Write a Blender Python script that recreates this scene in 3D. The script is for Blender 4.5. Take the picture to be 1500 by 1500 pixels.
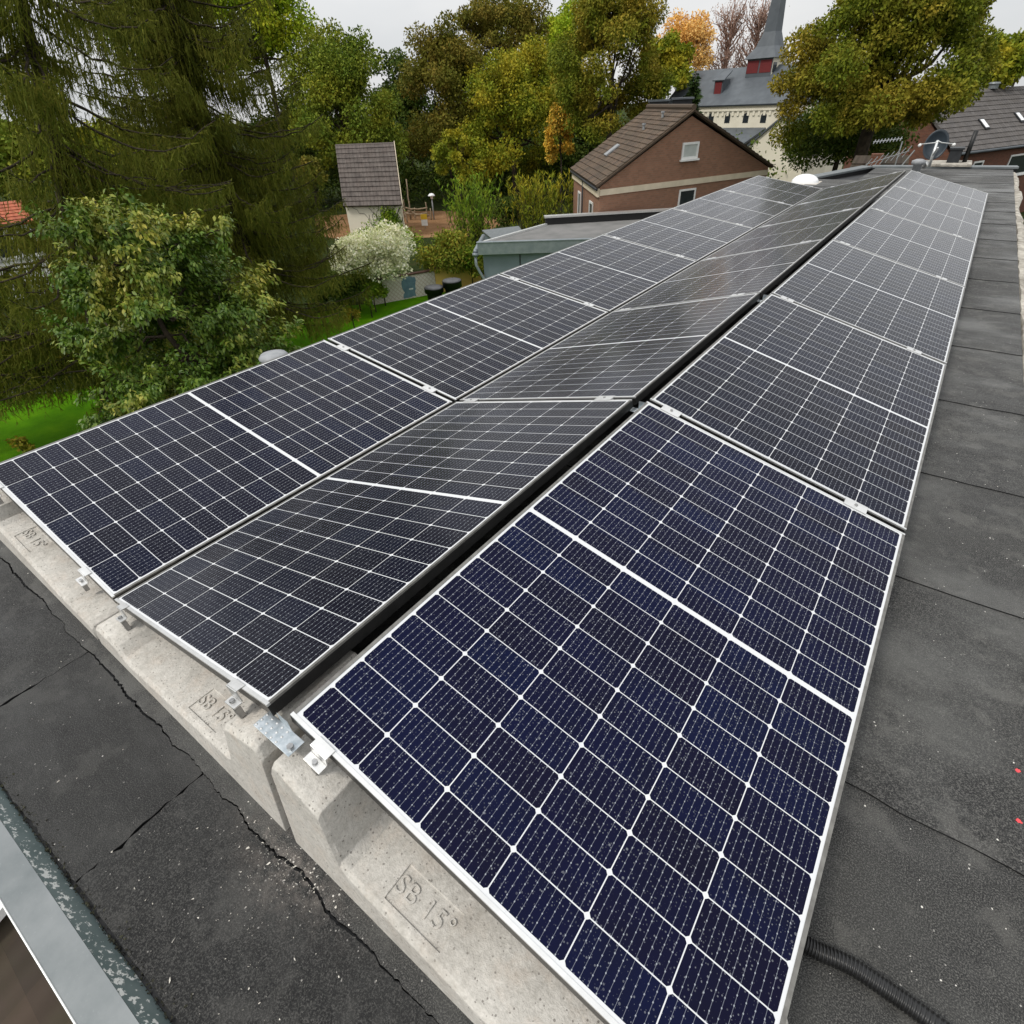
import bpy, math, random
import numpy as np
from mathutils import Vector, Matrix
random.seed(7); RNG = np.random.default_rng(7)
for o in list(bpy.data.objects): bpy.data.objects.remove(o)
SC = bpy.context.scene
COL = SC.collection
rad = math.radians

# ------------------------------------------------------------------ camera
CAM = np.array([.795, -.23, 1.007]); F = 794.09          # focal length in photo pixels (1500 wide)
def _basis(yaw, pitch, roll):
    cy, sy, cp, sp, cr, sr = math.cos(yaw), math.sin(yaw), math.cos(pitch), math.sin(pitch), math.cos(roll), math.sin(roll)
    f = np.array([-sy*cp, cy*cp, sp]); r = np.array([cy, sy, 0]); u = np.cross(r, f)
    return cr*r+sr*u, -sr*r+cr*u, f
RT, UP, FW = _basis(.659, -.646, -.05)
cam = bpy.data.cameras.new('camera'); camo = bpy.data.objects.new('camera', cam); COL.objects.link(camo)
cam.sensor_width = 36; cam.lens = F/1500*36; cam.clip_start = .02; cam.clip_end = 2000
M = Matrix.Identity(4)
for i in range(3):
    M[i][0], M[i][1], M[i][2], M[i][3] = RT[i], UP[i], -FW[i], CAM[i]
camo.matrix_world = M
SC.camera = camo
SC.render.resolution_x = SC.render.resolution_y = 1024

def ray(x, y): return FW+RT*(x-750)/F-UP*(y-750)/F
def gnd(x, y, z):                       # point of that sight line at height z
    d = ray(x, y); return CAM+d*(z-CAM[2])/d[2]
def at(x, y, D):                        # point of that sight line at horizontal distance D
    d = ray(x, y); return CAM+d*D/math.hypot(d[0], d[1])
def onplane(x, y, P, Q):                # point of that sight line on the vertical plane through P, Q
    d = ray(x, y); n = np.array([-(Q-P)[1], (Q-P)[0], 0]); return CAM+d*(((P-CAM)@n)/(d@n))
def mpp(P): return float((np.asarray(P)-CAM)@FW)/F       # metres per photo pixel at P

# ------------------------------------------------------------------ light
SUN_EL, SUN_AZ = 52, 205                 # degrees; azimuth measured from +Y clockwise
W = bpy.data.worlds.new('World'); SC.world = W; W.use_nodes = True
nt = W.node_tree; nt.nodes.clear()
def N(t, k, **kw):
    n = t.nodes.new(k)
    for a, v in kw.items():
        if a.startswith('i_'): n.inputs[a[2:].replace('_', ' ')].default_value = v
        else: setattr(n, a, v)
    return n
sky = N(nt, 'ShaderNodeTexSky', sky_type='NISHITA', sun_disc=False, sun_elevation=rad(SUN_EL), sun_rotation=rad(SUN_AZ))
skyh = N(nt, 'ShaderNodeHueSaturation'); skyh.inputs['Saturation'].default_value = .35
nt.links.new(sky.outputs[0], skyh.inputs['Color'])
tc = N(nt, 'ShaderNodeTexCoord'); sep = N(nt, 'ShaderNodeSeparateXYZ'); nt.links.new(tc.outputs['Generated'], sep.inputs[0])
mr = N(nt, 'ShaderNodeMapRange'); mr.inputs[1].default_value = 0; mr.inputs[2].default_value = 1
mr.inputs[3].default_value = 5.9; mr.inputs[4].default_value = 13.6      # overcast: brighter overhead than at the horizon
nt.links.new(sep.outputs[2], mr.inputs[0])
mp = N(nt, 'ShaderNodeMapping'); mp.inputs['Scale'].default_value = (1.3, 1.3, 4.5); nt.links.new(tc.outputs['Generated'], mp.inputs[0])
no = N(nt, 'ShaderNodeTexNoise'); no.inputs['Scale'].default_value = 2.2; no.inputs['Detail'].default_value = 5; nt.links.new(mp.outputs[0], no.inputs[0])
cr = N(nt, 'ShaderNodeValToRGB'); cr.color_ramp.elements[0].position = .35; cr.color_ramp.elements[0].color = (.88, .905, .93, 1)
cr.color_ramp.elements[1].position = .68; cr.color_ramp.elements[1].color = (1.06, 1.055, 1.05, 1); nt.links.new(no.outputs[0], cr.inputs[0])
mul = N(nt, 'ShaderNodeVectorMath', operation='SCALE'); nt.links.new(cr.outputs[0], mul.inputs[0]); nt.links.new(mr.outputs[0], mul.inputs['Scale'])
mx = N(nt, 'ShaderNodeMix', data_type='RGBA'); mx.inputs[0].default_value = .88
nt.links.new(skyh.outputs[0], mx.inputs[6]); nt.links.new(mul.outputs[0], mx.inputs[7])
bg = N(nt, 'ShaderNodeBackground'); bg.inputs[1].default_value = .1; nt.links.new(mx.outputs[2], bg.inputs[0])
wo = N(nt, 'ShaderNodeOutputWorld'); nt.links.new(bg.outputs[0], wo.inputs[0])
sl = bpy.data.lights.new('sun', 'SUN'); sl.energy = 1.5; sl.angle = rad(11); sl.color = (1, .95, .87)
so = bpy.data.objects.new('sun', sl); COL.objects.link(so)
a = rad(SUN_AZ); e = rad(SUN_EL)
sd = Vector((math.sin(a)*math.cos(e), math.cos(a)*math.cos(e), math.sin(e)))
so.rotation_euler = (-sd).to_track_quat('-Z', 'Y').to_euler()
SC.view_settings.view_transform = 'Standard'; SC.view_settings.look = 'None'
SC.view_settings.exposure = 0.33; SC.view_settings.gamma = 1; SC.view_settings.use_curve_mapping = False

# ------------------------------------------------------------------ helpers
def tag(o, label=None, cat=None, group=None, kind=None):
    if label: o['label'] = label
    if cat: o['category'] = cat
    if group: o['group'] = group
    if kind: o['kind'] = kind
    return o
def empty(name, loc=(0, 0, 0), label=None, cat=None, group=None, rot=(0, 0, 0)):
    o = bpy.data.objects.new(name, None); COL.objects.link(o); o.location = loc; o.rotation_euler = rot
    o.empty_display_size = .1
    return tag(o, label, cat, group)
def unit(v):
    v = np.asarray(v, float); return v/np.linalg.norm(v)
class MB:
    def __init__(s): s.v = []; s.f = []; s.uv = []; s.m = []
    def face(s, pts, uv=None, m=0):
        b = len(s.v); s.v += [tuple(map(float, p)) for p in pts]; s.f.append(tuple(range(b, b+len(pts))))
        s.uv.append(uv or [(0, 0)]*len(pts)); s.m.append(m)
    def box(s, lo, hi, m=0, fr=None):
        x0, y0, z0 = lo; x1, y1, z1 = hi
        c = [(x0, y0, z0), (x1, y0, z0), (x1, y1, z0), (x0, y1, z0), (x0, y0, z1), (x1, y0, z1), (x1, y1, z1), (x0, y1, z1)]
        if fr is not None:
            O, X, Y, Z = fr; c = [np.asarray(O)+np.asarray(X)*p[0]+np.asarray(Y)*p[1]+np.asarray(Z)*p[2] for p in c]
        d = (x1-x0, y1-y0, z1-z0)
        for q in ((3, 2, 1, 0), (4, 5, 6, 7), (0, 1, 5, 4), (1, 2, 6, 5), (2, 3, 7, 6), (3, 0, 4, 7)):
            P = [c[i] for i in q]
            a_, b_ = np.linalg.norm(np.subtract(P[1], P[0])), np.linalg.norm(np.subtract(P[3], P[0]))
            s.face(P, [(0, 0), (a_, 0), (a_, b_), (0, b_)], m)
    def prism(s, poly, vec, m=0, cap=True):     # poly: list of 3d points, extruded by vec
        P = [np.asarray(p, float) for p in poly]; V = np.asarray(vec, float); n = len(P)
        nr = sum((np.cross(P[i], P[(i+1) % n]) for i in range(n)), np.zeros(3))
        if nr@V > 0: P = P[::-1]
        L = 0
        for i in range(n):
            a_, b_ = P[i], P[(i+1) % n]; l = np.linalg.norm(b_-a_); h = np.linalg.norm(V)
            s.face([b_, a_, a_+V, b_+V], [(L+l, 0), (L, 0), (L, h), (L+l, h)], m); L += l
        if cap:
            s.face(P, None, m); s.face([p+V for p in P[::-1]], None, m)
    def slab(s, quad, t, m=0, uvs=None):        # roof panel: quad (eave l, eave r, ridge r, ridge l) with thickness t downward along its normal
        P = [np.asarray(p, float) for p in quad]; n = unit(np.cross(P[1]-P[0], P[3]-P[0]))
        if n[2] < 0: n = -n
        w, h = np.linalg.norm(P[1]-P[0]), np.linalg.norm(P[3]-P[0])
        top = [(0, 0), (w, 0), (w, h), (0, h)]
        s.face(P, top, m); B = [p-n*t for p in P]; s.face(B[::-1], None, m)
        for i in range(4):
            j = (i+1) % 4; s.face([P[j], P[i], B[i], B[j]], None, m)
    def tube(s, pts, r, n=8, m=0, caps=True):
        P = [np.asarray(p, float) for p in pts]; R = r if hasattr(r, '__len__') else [r]*len(P)
        rings = []; prev = None
        for i, p in enumerate(P):
            t = unit(P[min(i+1, len(P)-1)]-P[max(i-1, 0)])
            if prev is None:
                prev = np.cross(t, (0, 0, 1) if abs(t[2]) < .9 else (1, 0, 0))
            u = unit(prev-t*(prev@t)); w = np.cross(t, u); prev = u
            b = len(s.v)
            for k in range(n):
                q = 2*math.pi*k/n; s.v.append(tuple(p+R[i]*(u*math.cos(q)+w*math.sin(q))))
            rings.append(b)
        for i in range(len(rings)-1):
            for k in range(n):
                k2 = (k+1) % n
                s.f.append((rings[i]+k, rings[i]+k2, rings[i+1]+k2, rings[i+1]+k)); s.uv.append([(0, 0)]*4); s.m.append(m)
        if caps:
            s.f.append(tuple(rings[0]+k for k in range(n))[::-1]); s.uv.append([(0, 0)]*n); s.m.append(m)
            s.f.append(tuple(rings[-1]+k for k in range(n))); s.uv.append([(0, 0)]*n); s.m.append(m)
    def lathe(s, prof, c, n=24, m=0):           # prof: [(r,z)...] about vertical axis at c
        rings = []
        for r, z in prof:
            b = len(s.v)
            for k in range(n):
                q = 2*math.pi*k/n; s.v.append((c[0]+r*math.cos(q), c[1]+r*math.sin(q), c[2]+z))
            rings.append(b)
        for i in range(len(rings)-1):
            for k in range(n):
                k2 = (k+1) % n
                s.f.append((rings[i]+k, rings[i]+k2, rings[i+1]+k2, rings[i+1]+k)); s.uv.append([(0, 0)]*4); s.m.append(m)
        s.f.append(tuple(rings[-1]+k for k in range(n))); s.uv.append([(0, 0)]*n); s.m.append(m)
    def build(s, name, mat, parent=None, smooth=False, bevel=0, loc=None):
        me = bpy.data.meshes.new(name); me.from_pydata(s.v, [], s.f)
        ul = me.uv_layers.new(name='UVMap'); k = 0
        flat = [c for f in s.uv for p in f for c in p]; ul.data.foreach_set('uv', flat)
        for mm in (mat if isinstance(mat, (list, tuple)) else [mat]): me.materials.append(mm)
        if any(s.m): me.polygons.foreach_set('material_index', s.m)
        me.update()
        o = bpy.data.objects.new(name, me); COL.objects.link(o)
        if smooth or bevel:
            import bmesh
            b = bmesh.new(); b.from_mesh(me); bmesh.ops.remove_doubles(b, verts=b.verts, dist=1e-5)
            bmesh.ops.recalc_face_normals(b, faces=b.faces)
            b.to_mesh(me); b.free()
        if smooth: me.polygons.foreach_set('use_smooth', [True]*len(me.polygons))
        if parent is not None: o.parent = parent
        if loc is not None: o.location = loc
        if bevel:
            md = o.modifiers.new('bevel', 'BEVEL'); md.width = bevel; md.segments = 2; md.limit_method = 'ANGLE'; md.angle_limit = rad(35)
        return o

# ------------------------------------------------------------------ materials
def newmat(name):
    m = bpy.data.materials.new(name); m.use_nodes = True; t = m.node_tree; t.nodes.clear()
    out = N(t, 'ShaderNodeOutputMaterial'); b = N(t, 'ShaderNodeBsdfPrincipled'); t.links.new(b.outputs[0], out.inputs[0])
    return m, t, b, out
def setin(n, k, v): n.inputs[k].default_value = v
def ramp(t, fac, stops):
    r = N(t, 'ShaderNodeValToRGB'); el = r.color_ramp.elements
    while len(el) < len(stops): el.new(.5)
    for e_, (p, c) in zip(el, stops):
        e_.position = p; e_.color = (*c, 1) if len(c) == 3 else c
    t.links.new(fac, r.inputs[0]); return r.outputs[0]
def noise(t, scale, detail=3, rough=.55, vec=None, coord='Object'):
    n = N(t, 'ShaderNodeTexNoise'); setin(n, 'Scale', scale); setin(n, 'Detail', detail); setin(n, 'Roughness', rough)
    if vec is None:
        c = N(t, 'ShaderNodeTexCoord'); vec = c.outputs[coord]
    t.links.new(vec, n.inputs['Vector']); return n.outputs[0]
def mixc(t, fac, a_, b_, mode='MIX'):
    n = N(t, 'ShaderNodeMix', data_type='RGBA', blend_type=mode)
    for k, v in ((0, fac), (6, a_), (7, b_)):
        if hasattr(v, 'is_linked'): t.links.new(v, n.inputs[k])
        elif k == 0: n.inputs[0].default_value = v
        else: n.inputs[k].default_value = (*v, 1)
    return n.outputs[2]
def math_(t, op, a_, b_=None, c_=None):
    n = N(t, 'ShaderNodeMath', operation=op)
    for k, v in enumerate((a_, b_, c_)):
        if v is None: continue
        if hasattr(v, 'is_linked'): t.links.new(v, n.inputs[k])
        else: n.inputs[k].default_value = v
    return n.outputs[0]
def bump(t, b, h, strength=.4, dist=.01):
    n = N(t, 'ShaderNodeBump'); setin(n, 'Strength', strength); setin(n, 'Distance', dist)
    t.links.new(h, n.inputs['Height']); t.links.new(n.outputs[0], b.inputs['Normal'])
def simple(name, c1, c2=None, rough=.7, metal=0, scale=8, bumpd=0, spec=.4, detail=4):
    m, t, b, _ = newmat(name)
    setin(b, 'Roughness', rough); setin(b, 'Metallic', metal); setin(b, 'Specular IOR Level', spec)
    if c2 is None: c2 = tuple(x*.82 for x in c1)
    n = noise(t, scale, detail)
    t.links.new(ramp(t, n, [(.35, c2), (.65, c1)]), b.inputs['Base Color'])
    if bumpd: bump(t, b, noise(t, scale*4, 3), .5, bumpd)
    return m
MAT = {}

def m_bitumen(name='bitumen', worn=1.0):
    m, t, b, _ = newmat(name); setin(b, 'Roughness', .66); setin(b, 'Specular IOR Level', .42)
    g = N(t, 'ShaderNodeNewGeometry'); P = g.outputs['Position']
    fine = noise(t, 320, 3, .8, P); mid = noise(t, 45, 4, .75, P); big = noise(t, 2.1, 5, .6, P); blot = noise(t, 9, 5, .65, P)
    c = ramp(t, fine, [(.40, (.004, .004, .0045)), (.5, (.016, .016, .016)), (.60, (.085, .083, .078))])
    c = mixc(t, ramp(t, mid, [(.45, (0, 0, 0)), (.7, (.5, .5, .5))]), c, (.010, .010, .010))
    c = mixc(t, ramp(t, big, [(.45, (0, 0, 0)), (.62, (.3, .3, .3))]), c, (.05, .05, .047))      # dusty, worn areas
    c = mixc(t, ramp(t, blot, [(.53, (0, 0, 0)), (.62, (.3, .3, .3))]), c, (.09, .088, .082))
    # loose white grit, thicker near the ballast blocks
    v = N(t, 'ShaderNodeTexVoronoi'); setin(v, 'Scale', 210); t.links.new(P, v.inputs['Vector'])
    sp = N(t, 'ShaderNodeSeparateXYZ'); t.links.new(P, sp.inputs[0])
    wn = noise(t, 5, 3, .6, P)
    dy = math_(t, 'ABSOLUTE', math_(t, 'ADD', sp.outputs[1], .15)); dx = math_(t, 'ABSOLUTE', math_(t, 'SUBTRACT', sp.outputs[0], .03))
    near = math_(t, 'SUBTRACT', 1, math_(t, 'MULTIPLY', math_(t, 'ADD', dy, math_(t, 'MULTIPLY', dx, .45)), 4.5))
    thr = math_(t, 'MULTIPLY', math_(t, 'ADD', math_(t, 'MULTIPLY', math_(t, 'POWER', math_(t, 'MAXIMUM', near, 0), 2.5), .5), .012), math_(t, 'POWER', math_(t, 'MULTIPLY', wn, 1.7), 3))
    rnd = N(t, 'ShaderNodeSeparateColor'); t.links.new(v.outputs['Color'], rnd.inputs[0])
    pick = math_(t, 'LESS_THAN', rnd.outputs[0], math_(t, 'MULTIPLY', thr, .85))
    dot = math_(t, 'LESS_THAN', v.outputs['Distance'], math_(t, 'ADD', .1, math_(t, 'MULTIPLY', rnd.outputs[1], .4)))
    c = mixc(t, math_(t, 'MULTIPLY', math_(t, 'MULTIPLY', pick, dot), math_(t, 'ADD', .25, math_(t, 'MULTIPLY', rnd.outputs[2], .75))), c, (.5, .48, .45))
    mpn = N(t, 'ShaderNodeMapping'); setin(mpn, 'Scale', (1.3, 2.4, 1)); t.links.new(P, mpn.inputs[0])
    wr = noise(t, 1.0, 5, .62, mpn.outputs[0])
    c = mixc(t, ramp(t, wr, [(.48, (0, 0, 0)), (.68, (.45, .45, .45))]), c, (.088, .088, .084))
    if worn != 1.0: c = mixc(t, 1.0, c, (worn, worn, worn*.985), 'MULTIPLY')
    dn_ = math_(t, 'MULTIPLY', math_(t, 'POWER', math_(t, 'MAXIMUM', near, 0), 3.2), ramp(t, noise(t, 26, 5, .75, P), [(.42, (0, 0, 0)), (.68, (1, 1, 1))]))
    c = mixc(t, math_(t, 'MULTIPLY', dn_, .9), c, (.32, .28, .25))
    t.links.new(ramp(t, wr, [(.38, (.8, .8, .8)), (.64, (.42, .42, .42))]), b.inputs['Roughness'])
    t.links.new(c, b.inputs['Base Color'])
    h = math_(t, 'ADD', math_(t, 'ADD', fine, math_(t, 'MULTIPLY', mid, .8)), math_(t, 'MULTIPLY', wr, 2.5)); bump(t, b, h, .9, .005)
    return m
MAT['bitumen'] = m_bitumen(); MAT['bitumen_worn'] = m_bitumen('worn_bitumen', 1.85)
MAT['bleed'] = simple('bitumen_bleed', (.012, .012, .013), (.006, .006, .006), .5, 0, 30, .002)
MAT['moss'] = simple('moss_grit', (.075, .075, .045), (.015, .014, .012), .95, 0, 70, .01)

def m_concrete():
    m, t, b, _ = newmat('pale_concrete'); setin(b, 'Roughness', .88); setin(b, 'Specular IOR Level', .25)
    c0 = N(t, 'ShaderNodeTexCoord'); P = c0.outputs['Object']
    big = noise(t, 6, 5, .6, P); fine = noise(t, 160, 3, .7, P); patch = noise(t, 14, 5, .7, P)
    c = ramp(t, big, [(.3, (.41, .385, .34)), (.55, (.53, .505, .455)), (.75, (.62, .59, .53))])
    c = mixc(t, ramp(t, patch, [(.5, (0, 0, 0)), (.75, (.7, .7, .7))]), c, (.50, .40, .31))
    c = mixc(t, .25, c, ramp(t, fine, [(.3, (.2, .19, .17)), (.7, (.75, .72, .68))]))
    v = N(t, 'ShaderNodeTexVoronoi'); setin(v, 'Scale', 105); t.links.new(P, v.inputs['Vector'])
    r = N(t, 'ShaderNodeSeparateColor'); t.links.new(v.outputs['Color'], r.inputs[0])
    pit = math_(t, 'MULTIPLY', math_(t, 'LESS_THAN', v.outputs['Distance'], math_(t, 'MULTIPLY', r.outputs[1], .27)), math_(t, 'LESS_THAN', r.outputs[0], .8))
    c = mixc(t, math_(t, 'MULTIPLY', pit, .8), c, (.10, .085, .07))
    st = noise(t, 3.3, 7, .72, P); c = mixc(t, ramp(t, st, [(.50, (0, 0, 0)), (.70, (.55, .55, .55))]), c, (.30, .275, .235))
    gr = noise(t, 55, 4, .7, P); c = mixc(t, .22, c, ramp(t, gr, [(.35, (.28, .27, .25)), (.65, (.8, .77, .72))]))
    t.links.new(c, b.inputs['Base Color'])
    bump(t, b, math_(t, 'ADD', math_(t, 'MULTIPLY', gr, .8), math_(t, 'SUBTRACT', fine, math_(t, 'MULTIPLY', pit, 2))), .7, .003)
    return m
MAT['concrete'] = m_concrete()

PW, PL, PG = 1.038, 1.747, .028
def m_cells():
    m, t, b, _ = newmat('solar_cells')
    uv = N(t, 'ShaderNodeUVMap'); s = N(t, 'ShaderNodeSeparateXYZ'); t.links.new(uv.outputs[0], s.inputs[0]); u, v = s.outputs[0], s.outputs[1]
    u0, v0, cg = .0148, .0145, .0068
    pu = (PW-2*u0)/6; pv = (PL/2-v0-cg)/10
    vm = math_(t, 'ABSOLUTE', math_(t, 'SUBTRACT', v, PL/2))           # distance from the middle bar
    vm2 = math_(t, 'SUBTRACT', vm, cg)
    fu = math_(t, 'FRACT', math_(t, 'DIVIDE', math_(t, 'SUBTRACT', u, u0), pu)); fv = math_(t, 'FRACT', math_(t, 'DIVIDE', vm2, pv))
    iu = math_(t, 'FLOOR', math_(t, 'DIVIDE', math_(t, 'SUBTRACT', u, u0), pu)); iv = math_(t, 'FLOOR', math_(t, 'DIVIDE', math_(t, 'SUBTRACT', v, v0), pv))
    au = math_(t, 'MULTIPLY', math_(t, 'MINIMUM', fu, math_(t, 'SUBTRACT', 1, fu)), pu)     # metres to the nearest cell border
    av = math_(t, 'MULTIPLY', math_(t, 'MINIMUM', fv, math_(t, 'SUBTRACT', 1, fv)), pv)
    gap = math_(t, 'LESS_THAN', math_(t, 'MINIMUM', au, av), .00115)
    ch = math_(t, 'LESS_THAN', math_(t, 'ADD', au, av), .0078)
    outu = math_(t, 'GREATER_THAN', math_(t, 'ABSOLUTE', math_(t, 'SUBTRACT', u, PW/2)), PW/2-u0)
    outv = math_(t, 'GREATER_THAN', vm, PL/2-v0); mid = math_(t, 'LESS_THAN', vm2, 0.0)
    white = gap
    for q in (ch, outu, outv, mid): white = math_(t, 'MAXIMUM', white, q)
    bb = math_(t, 'ABSOLUTE', math_(t, 'SUBTRACT', math_(t, 'FRACT', math_(t, 'MULTIPLY_ADD', fu, 10, .5)), .5))
    bus = math_(t, 'LESS_THAN', bb, .5*.0008*10/pu)
    dots = math_(t, 'MULTIPLY', math_(t, 'LESS_THAN', bb, .5*.0022*10/pu), math_(t, 'LESS_THAN', math_(t, 'FRACT', math_(t, 'MULTIPLY', v, 1/.0166)), .16))
    cmb = N(t, 'ShaderNodeCombineXYZ'); t.links.new(iu, cmb.inputs[0]); t.links.new(iv, cmb.inputs[1])
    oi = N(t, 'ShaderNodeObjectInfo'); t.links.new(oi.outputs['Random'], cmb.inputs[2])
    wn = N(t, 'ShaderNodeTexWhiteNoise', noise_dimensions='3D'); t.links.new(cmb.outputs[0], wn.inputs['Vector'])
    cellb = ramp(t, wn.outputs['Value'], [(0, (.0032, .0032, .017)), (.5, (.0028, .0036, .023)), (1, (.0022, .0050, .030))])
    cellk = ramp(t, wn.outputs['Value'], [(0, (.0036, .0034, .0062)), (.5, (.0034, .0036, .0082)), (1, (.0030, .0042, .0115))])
    angle_tint = N(t, 'ShaderNodeSeparateColor'); t.links.new(oi.outputs['Color'], angle_tint.inputs[0])
    cell = mixc(t, angle_tint.outputs[2], cellk, cellb)  # coating's bluish viewing-angle hue put into the cell colour
    fn = noise(t, 7, 4, .6, uv.outputs[0]); cell = mixc(t, ramp(t, fn, [(.45, (0, 0, 0)), (.75, (.5, .5, .5))]), cell, (.0035, .0035, .008))
    c = mixc(t, bus, cell, (.15, .16, .19)); c = mixc(t, dots, c, (.27, .29, .32))
    c = mixc(t, white, c, (.60, .61, .62))
    # dried drops of dew and dust
    off = N(t, 'ShaderNodeVectorMath', operation='ADD'); t.links.new(uv.outputs[0], off.inputs[0]); t.links.new(oi.outputs['Location'], off.inputs[1])
    col = c
    for sc, sh, al, pr in ((165, .30, .20, .55), (62, .16, .22, .22)):
        vo = N(t, 'ShaderNodeTexVoronoi', voronoi_dimensions='2D'); setin(vo, 'Scale', sc); t.links.new(off.outputs[0], vo.inputs['Vector'])
        rr = N(t, 'ShaderNodeSeparateColor'); t.links.new(vo.outputs['Color'], rr.inputs[0])
        d = math_(t, 'LESS_THAN', vo.outputs['Distance'], math_(t, 'MULTIPLY', math_(t, 'POWER', rr.outputs[1], 1.6), sh))
        d = math_(t, 'MULTIPLY', d, math_(t, 'LESS_THAN', rr.outputs[0], pr))
        col = mixc(t, math_(t, 'MULTIPLY', math_(t, 'MULTIPLY', d, al), math_(t, 'ADD', .35, rr.outputs[2])), col, (.42, .44, .47))
    smear = noise(t, 26, 5, .75, off.outputs[0])
    col = mixc(t, ramp(t, smear, [(.66, (0, 0, 0)), (.82, (.07, .07, .07))]), col, (.35, .36, .38))
    t.links.new(col, b.inputs['Base Color'])
    setin(b, 'Roughness', .16); setin(b, 'Specular IOR Level', .065); setin(b, 'IOR', 1.5); setin(b, 'Sheen Weight', .16); setin(b, 'Sheen Roughness', .33)
    rn = noise(t, 30, 4, .7, off.outputs[0]); t.links.new(ramp(t, rn, [(.35, (.10, .10, .10)), (.75, (.22, .22, .22))]), b.inputs['Roughness'])
    bump(t, b, noise(t, 130, 2, .5, off.outputs[0]), .035, .002)
    return m
MAT['cells'] = m_cells()
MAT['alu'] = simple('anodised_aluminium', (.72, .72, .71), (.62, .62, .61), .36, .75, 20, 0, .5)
MAT['alu_dark_reflect'] = simple('dark_reflect_lip', (.20, .195, .18), (.13, .125, .115), .42, .4, 40, 0, .4)  # long-side lips: same aluminium, its dark reflection put into the colour
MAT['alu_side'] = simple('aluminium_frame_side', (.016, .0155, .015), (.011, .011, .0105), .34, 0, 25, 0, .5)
MAT['zincplate'] = simple('galvanised_steel', (.52, .56, .59), (.33, .38, .41), .38, .7, 60, 0, .5)
MAT['bolt'] = simple('bolt_steel', (.4, .4, .4), (.25, .25, .25), .35, .9, 60)
MAT['black'] = simple('black_plastic', (.012, .012, .012), (.007, .007, .007), .45, 0, 30)
MAT['conduit'] = simple('black_conduit', (.012, .012, .0125), (.008, .008, .008), .32, 0, 30, 0, .5)

# ------------------------------------------------------------------ roof
ZR = -.40; ZG = -7.0
roof_out = [(-2.75, -.60), (1.46, -.44), (1.37, 14.7), (-.98, 14.5), (-1.75, 12.4), (-2.75, 11.6)]
bld = empty('flat_roof_building', (0, 5, ZG), 'flat roofed building in the foreground, covered in black bitumen sheets', 'building')
def loc_child(o, parent):
    o.parent = parent; o.matrix_parent_inverse = parent.matrix_world.inverted() if False else Matrix.Translation(-Vector(parent.location))
    return o
m = MB(); m.prism([(x, y, ZR-.25) for x, y in roof_out], (0, 0, .236)); loc_child(m.build('roof_deck', MAT['bleed']), bld)
MAT['render_white'] = simple('white_render', (.55, .52, .46), (.42, .38, .32), .9, 0, 6, .004)
m = MB(); m.prism([(x*.995+.0, y*.995+.0, ZG) for x, y in roof_out], (0, 0, ZR-.255-ZG)); loc_child(m.build('wall', MAT['render_white']), bld)

def wavy(p, q, n, amp, sd, drift=.5):
    r = np.random.default_rng(sd); p = np.asarray(p, float); q = np.asarray(q, float); d = q-p; nn = np.array([-d[1], d[0]])/np.hypot(*d)
    w = np.cumsum(r.normal(0, 1, n+1)); w -= np.linspace(w[0], w[-1], n+1); w = w/max(1e-6, np.abs(w).max())*drift+r.normal(0, .25 if amp < .012 else .08, n+1); w[0] = w[-1] = 0
    return [p+d*i/n+nn*amp*w[i] for i in range(n+1)]
_tw = np.random.default_rng(17); _tk = _tw.uniform(4, 60, 9); _ta = _tw.uniform(0, 6.28, 9)
_tj = _tw.normal(0, .0017, 700); _tj2 = np.convolve(_tw.normal(0, .006, 720), np.ones(9)/9, 'same')
def torn(x):
    i = int((x+3)*140); f = (x+3)*140-i; i = max(0, min(i, 690))
    return -.157+sum(.014/k**.72*math.sin(k*x+a_) for k, a_ in zip(_tk, _ta))+(_tj[i]+_tj2[i])*(1-f)+(_tj[i+1]+_tj2[i+1])*f
def sheet(poly, z0, z1, name='roofing_sheet', mat='bitumen'):
    mm = MB(); P = [(x, y) for x, y in poly]
    mm.f.append(tuple(range(len(P)))); mm.v += [(x, y, z1) for x, y in P]; mm.uv.append([(0, 0)]*len(P)); mm.m.append(0)
    n = len(P)
    for i in range(n):
        (x, y), (X, Y) = P[i], P[(i+1) % n]
        mm.face([(X, Y, z1), (x, y, z1), (x, y, z0), (X, Y, z0)], None, 1)
    return loc_child(mm.build(name, [MAT[mat], MAT['bleed']]), bld)
ys = [-.150, .76, 1.66, 2.46, 3.32, 4.25, 5.17, 6.1, 6.95, 7.87, 8.83, 9.73, 10.5, 11.5, 12.5, 13.5, 14.5]
for k in range(len(ys)-1):
    x0 = -2.72 if ys[k+1] < 11.4 else (-1.6 if ys[k+1] < 12.9 else -.9)
    xe = lambda y_: 1.435-.0095*y_
    near = wavy((x0, ys[k]), (xe(ys[k]), ys[k]+.02), 60, .016, 100+k, 1.0) if k else [np.array([x, torn(x+.004)+.0042+.0028*math.sin(x*7+1)]) for x in np.linspace(x0, xe(ys[0]), 620)]; far = [np.array([xe(ys[k+1]), ys[k+1]+.05]), np.array([x0, ys[k+1]+.03])]
    zk = ZR+.0045*k
    sheet([tuple(p) for p in near]+[tuple(p) for p in far], ZR-.0135, zk, 'roofing_sheet', 'bitumen_worn')
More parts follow.
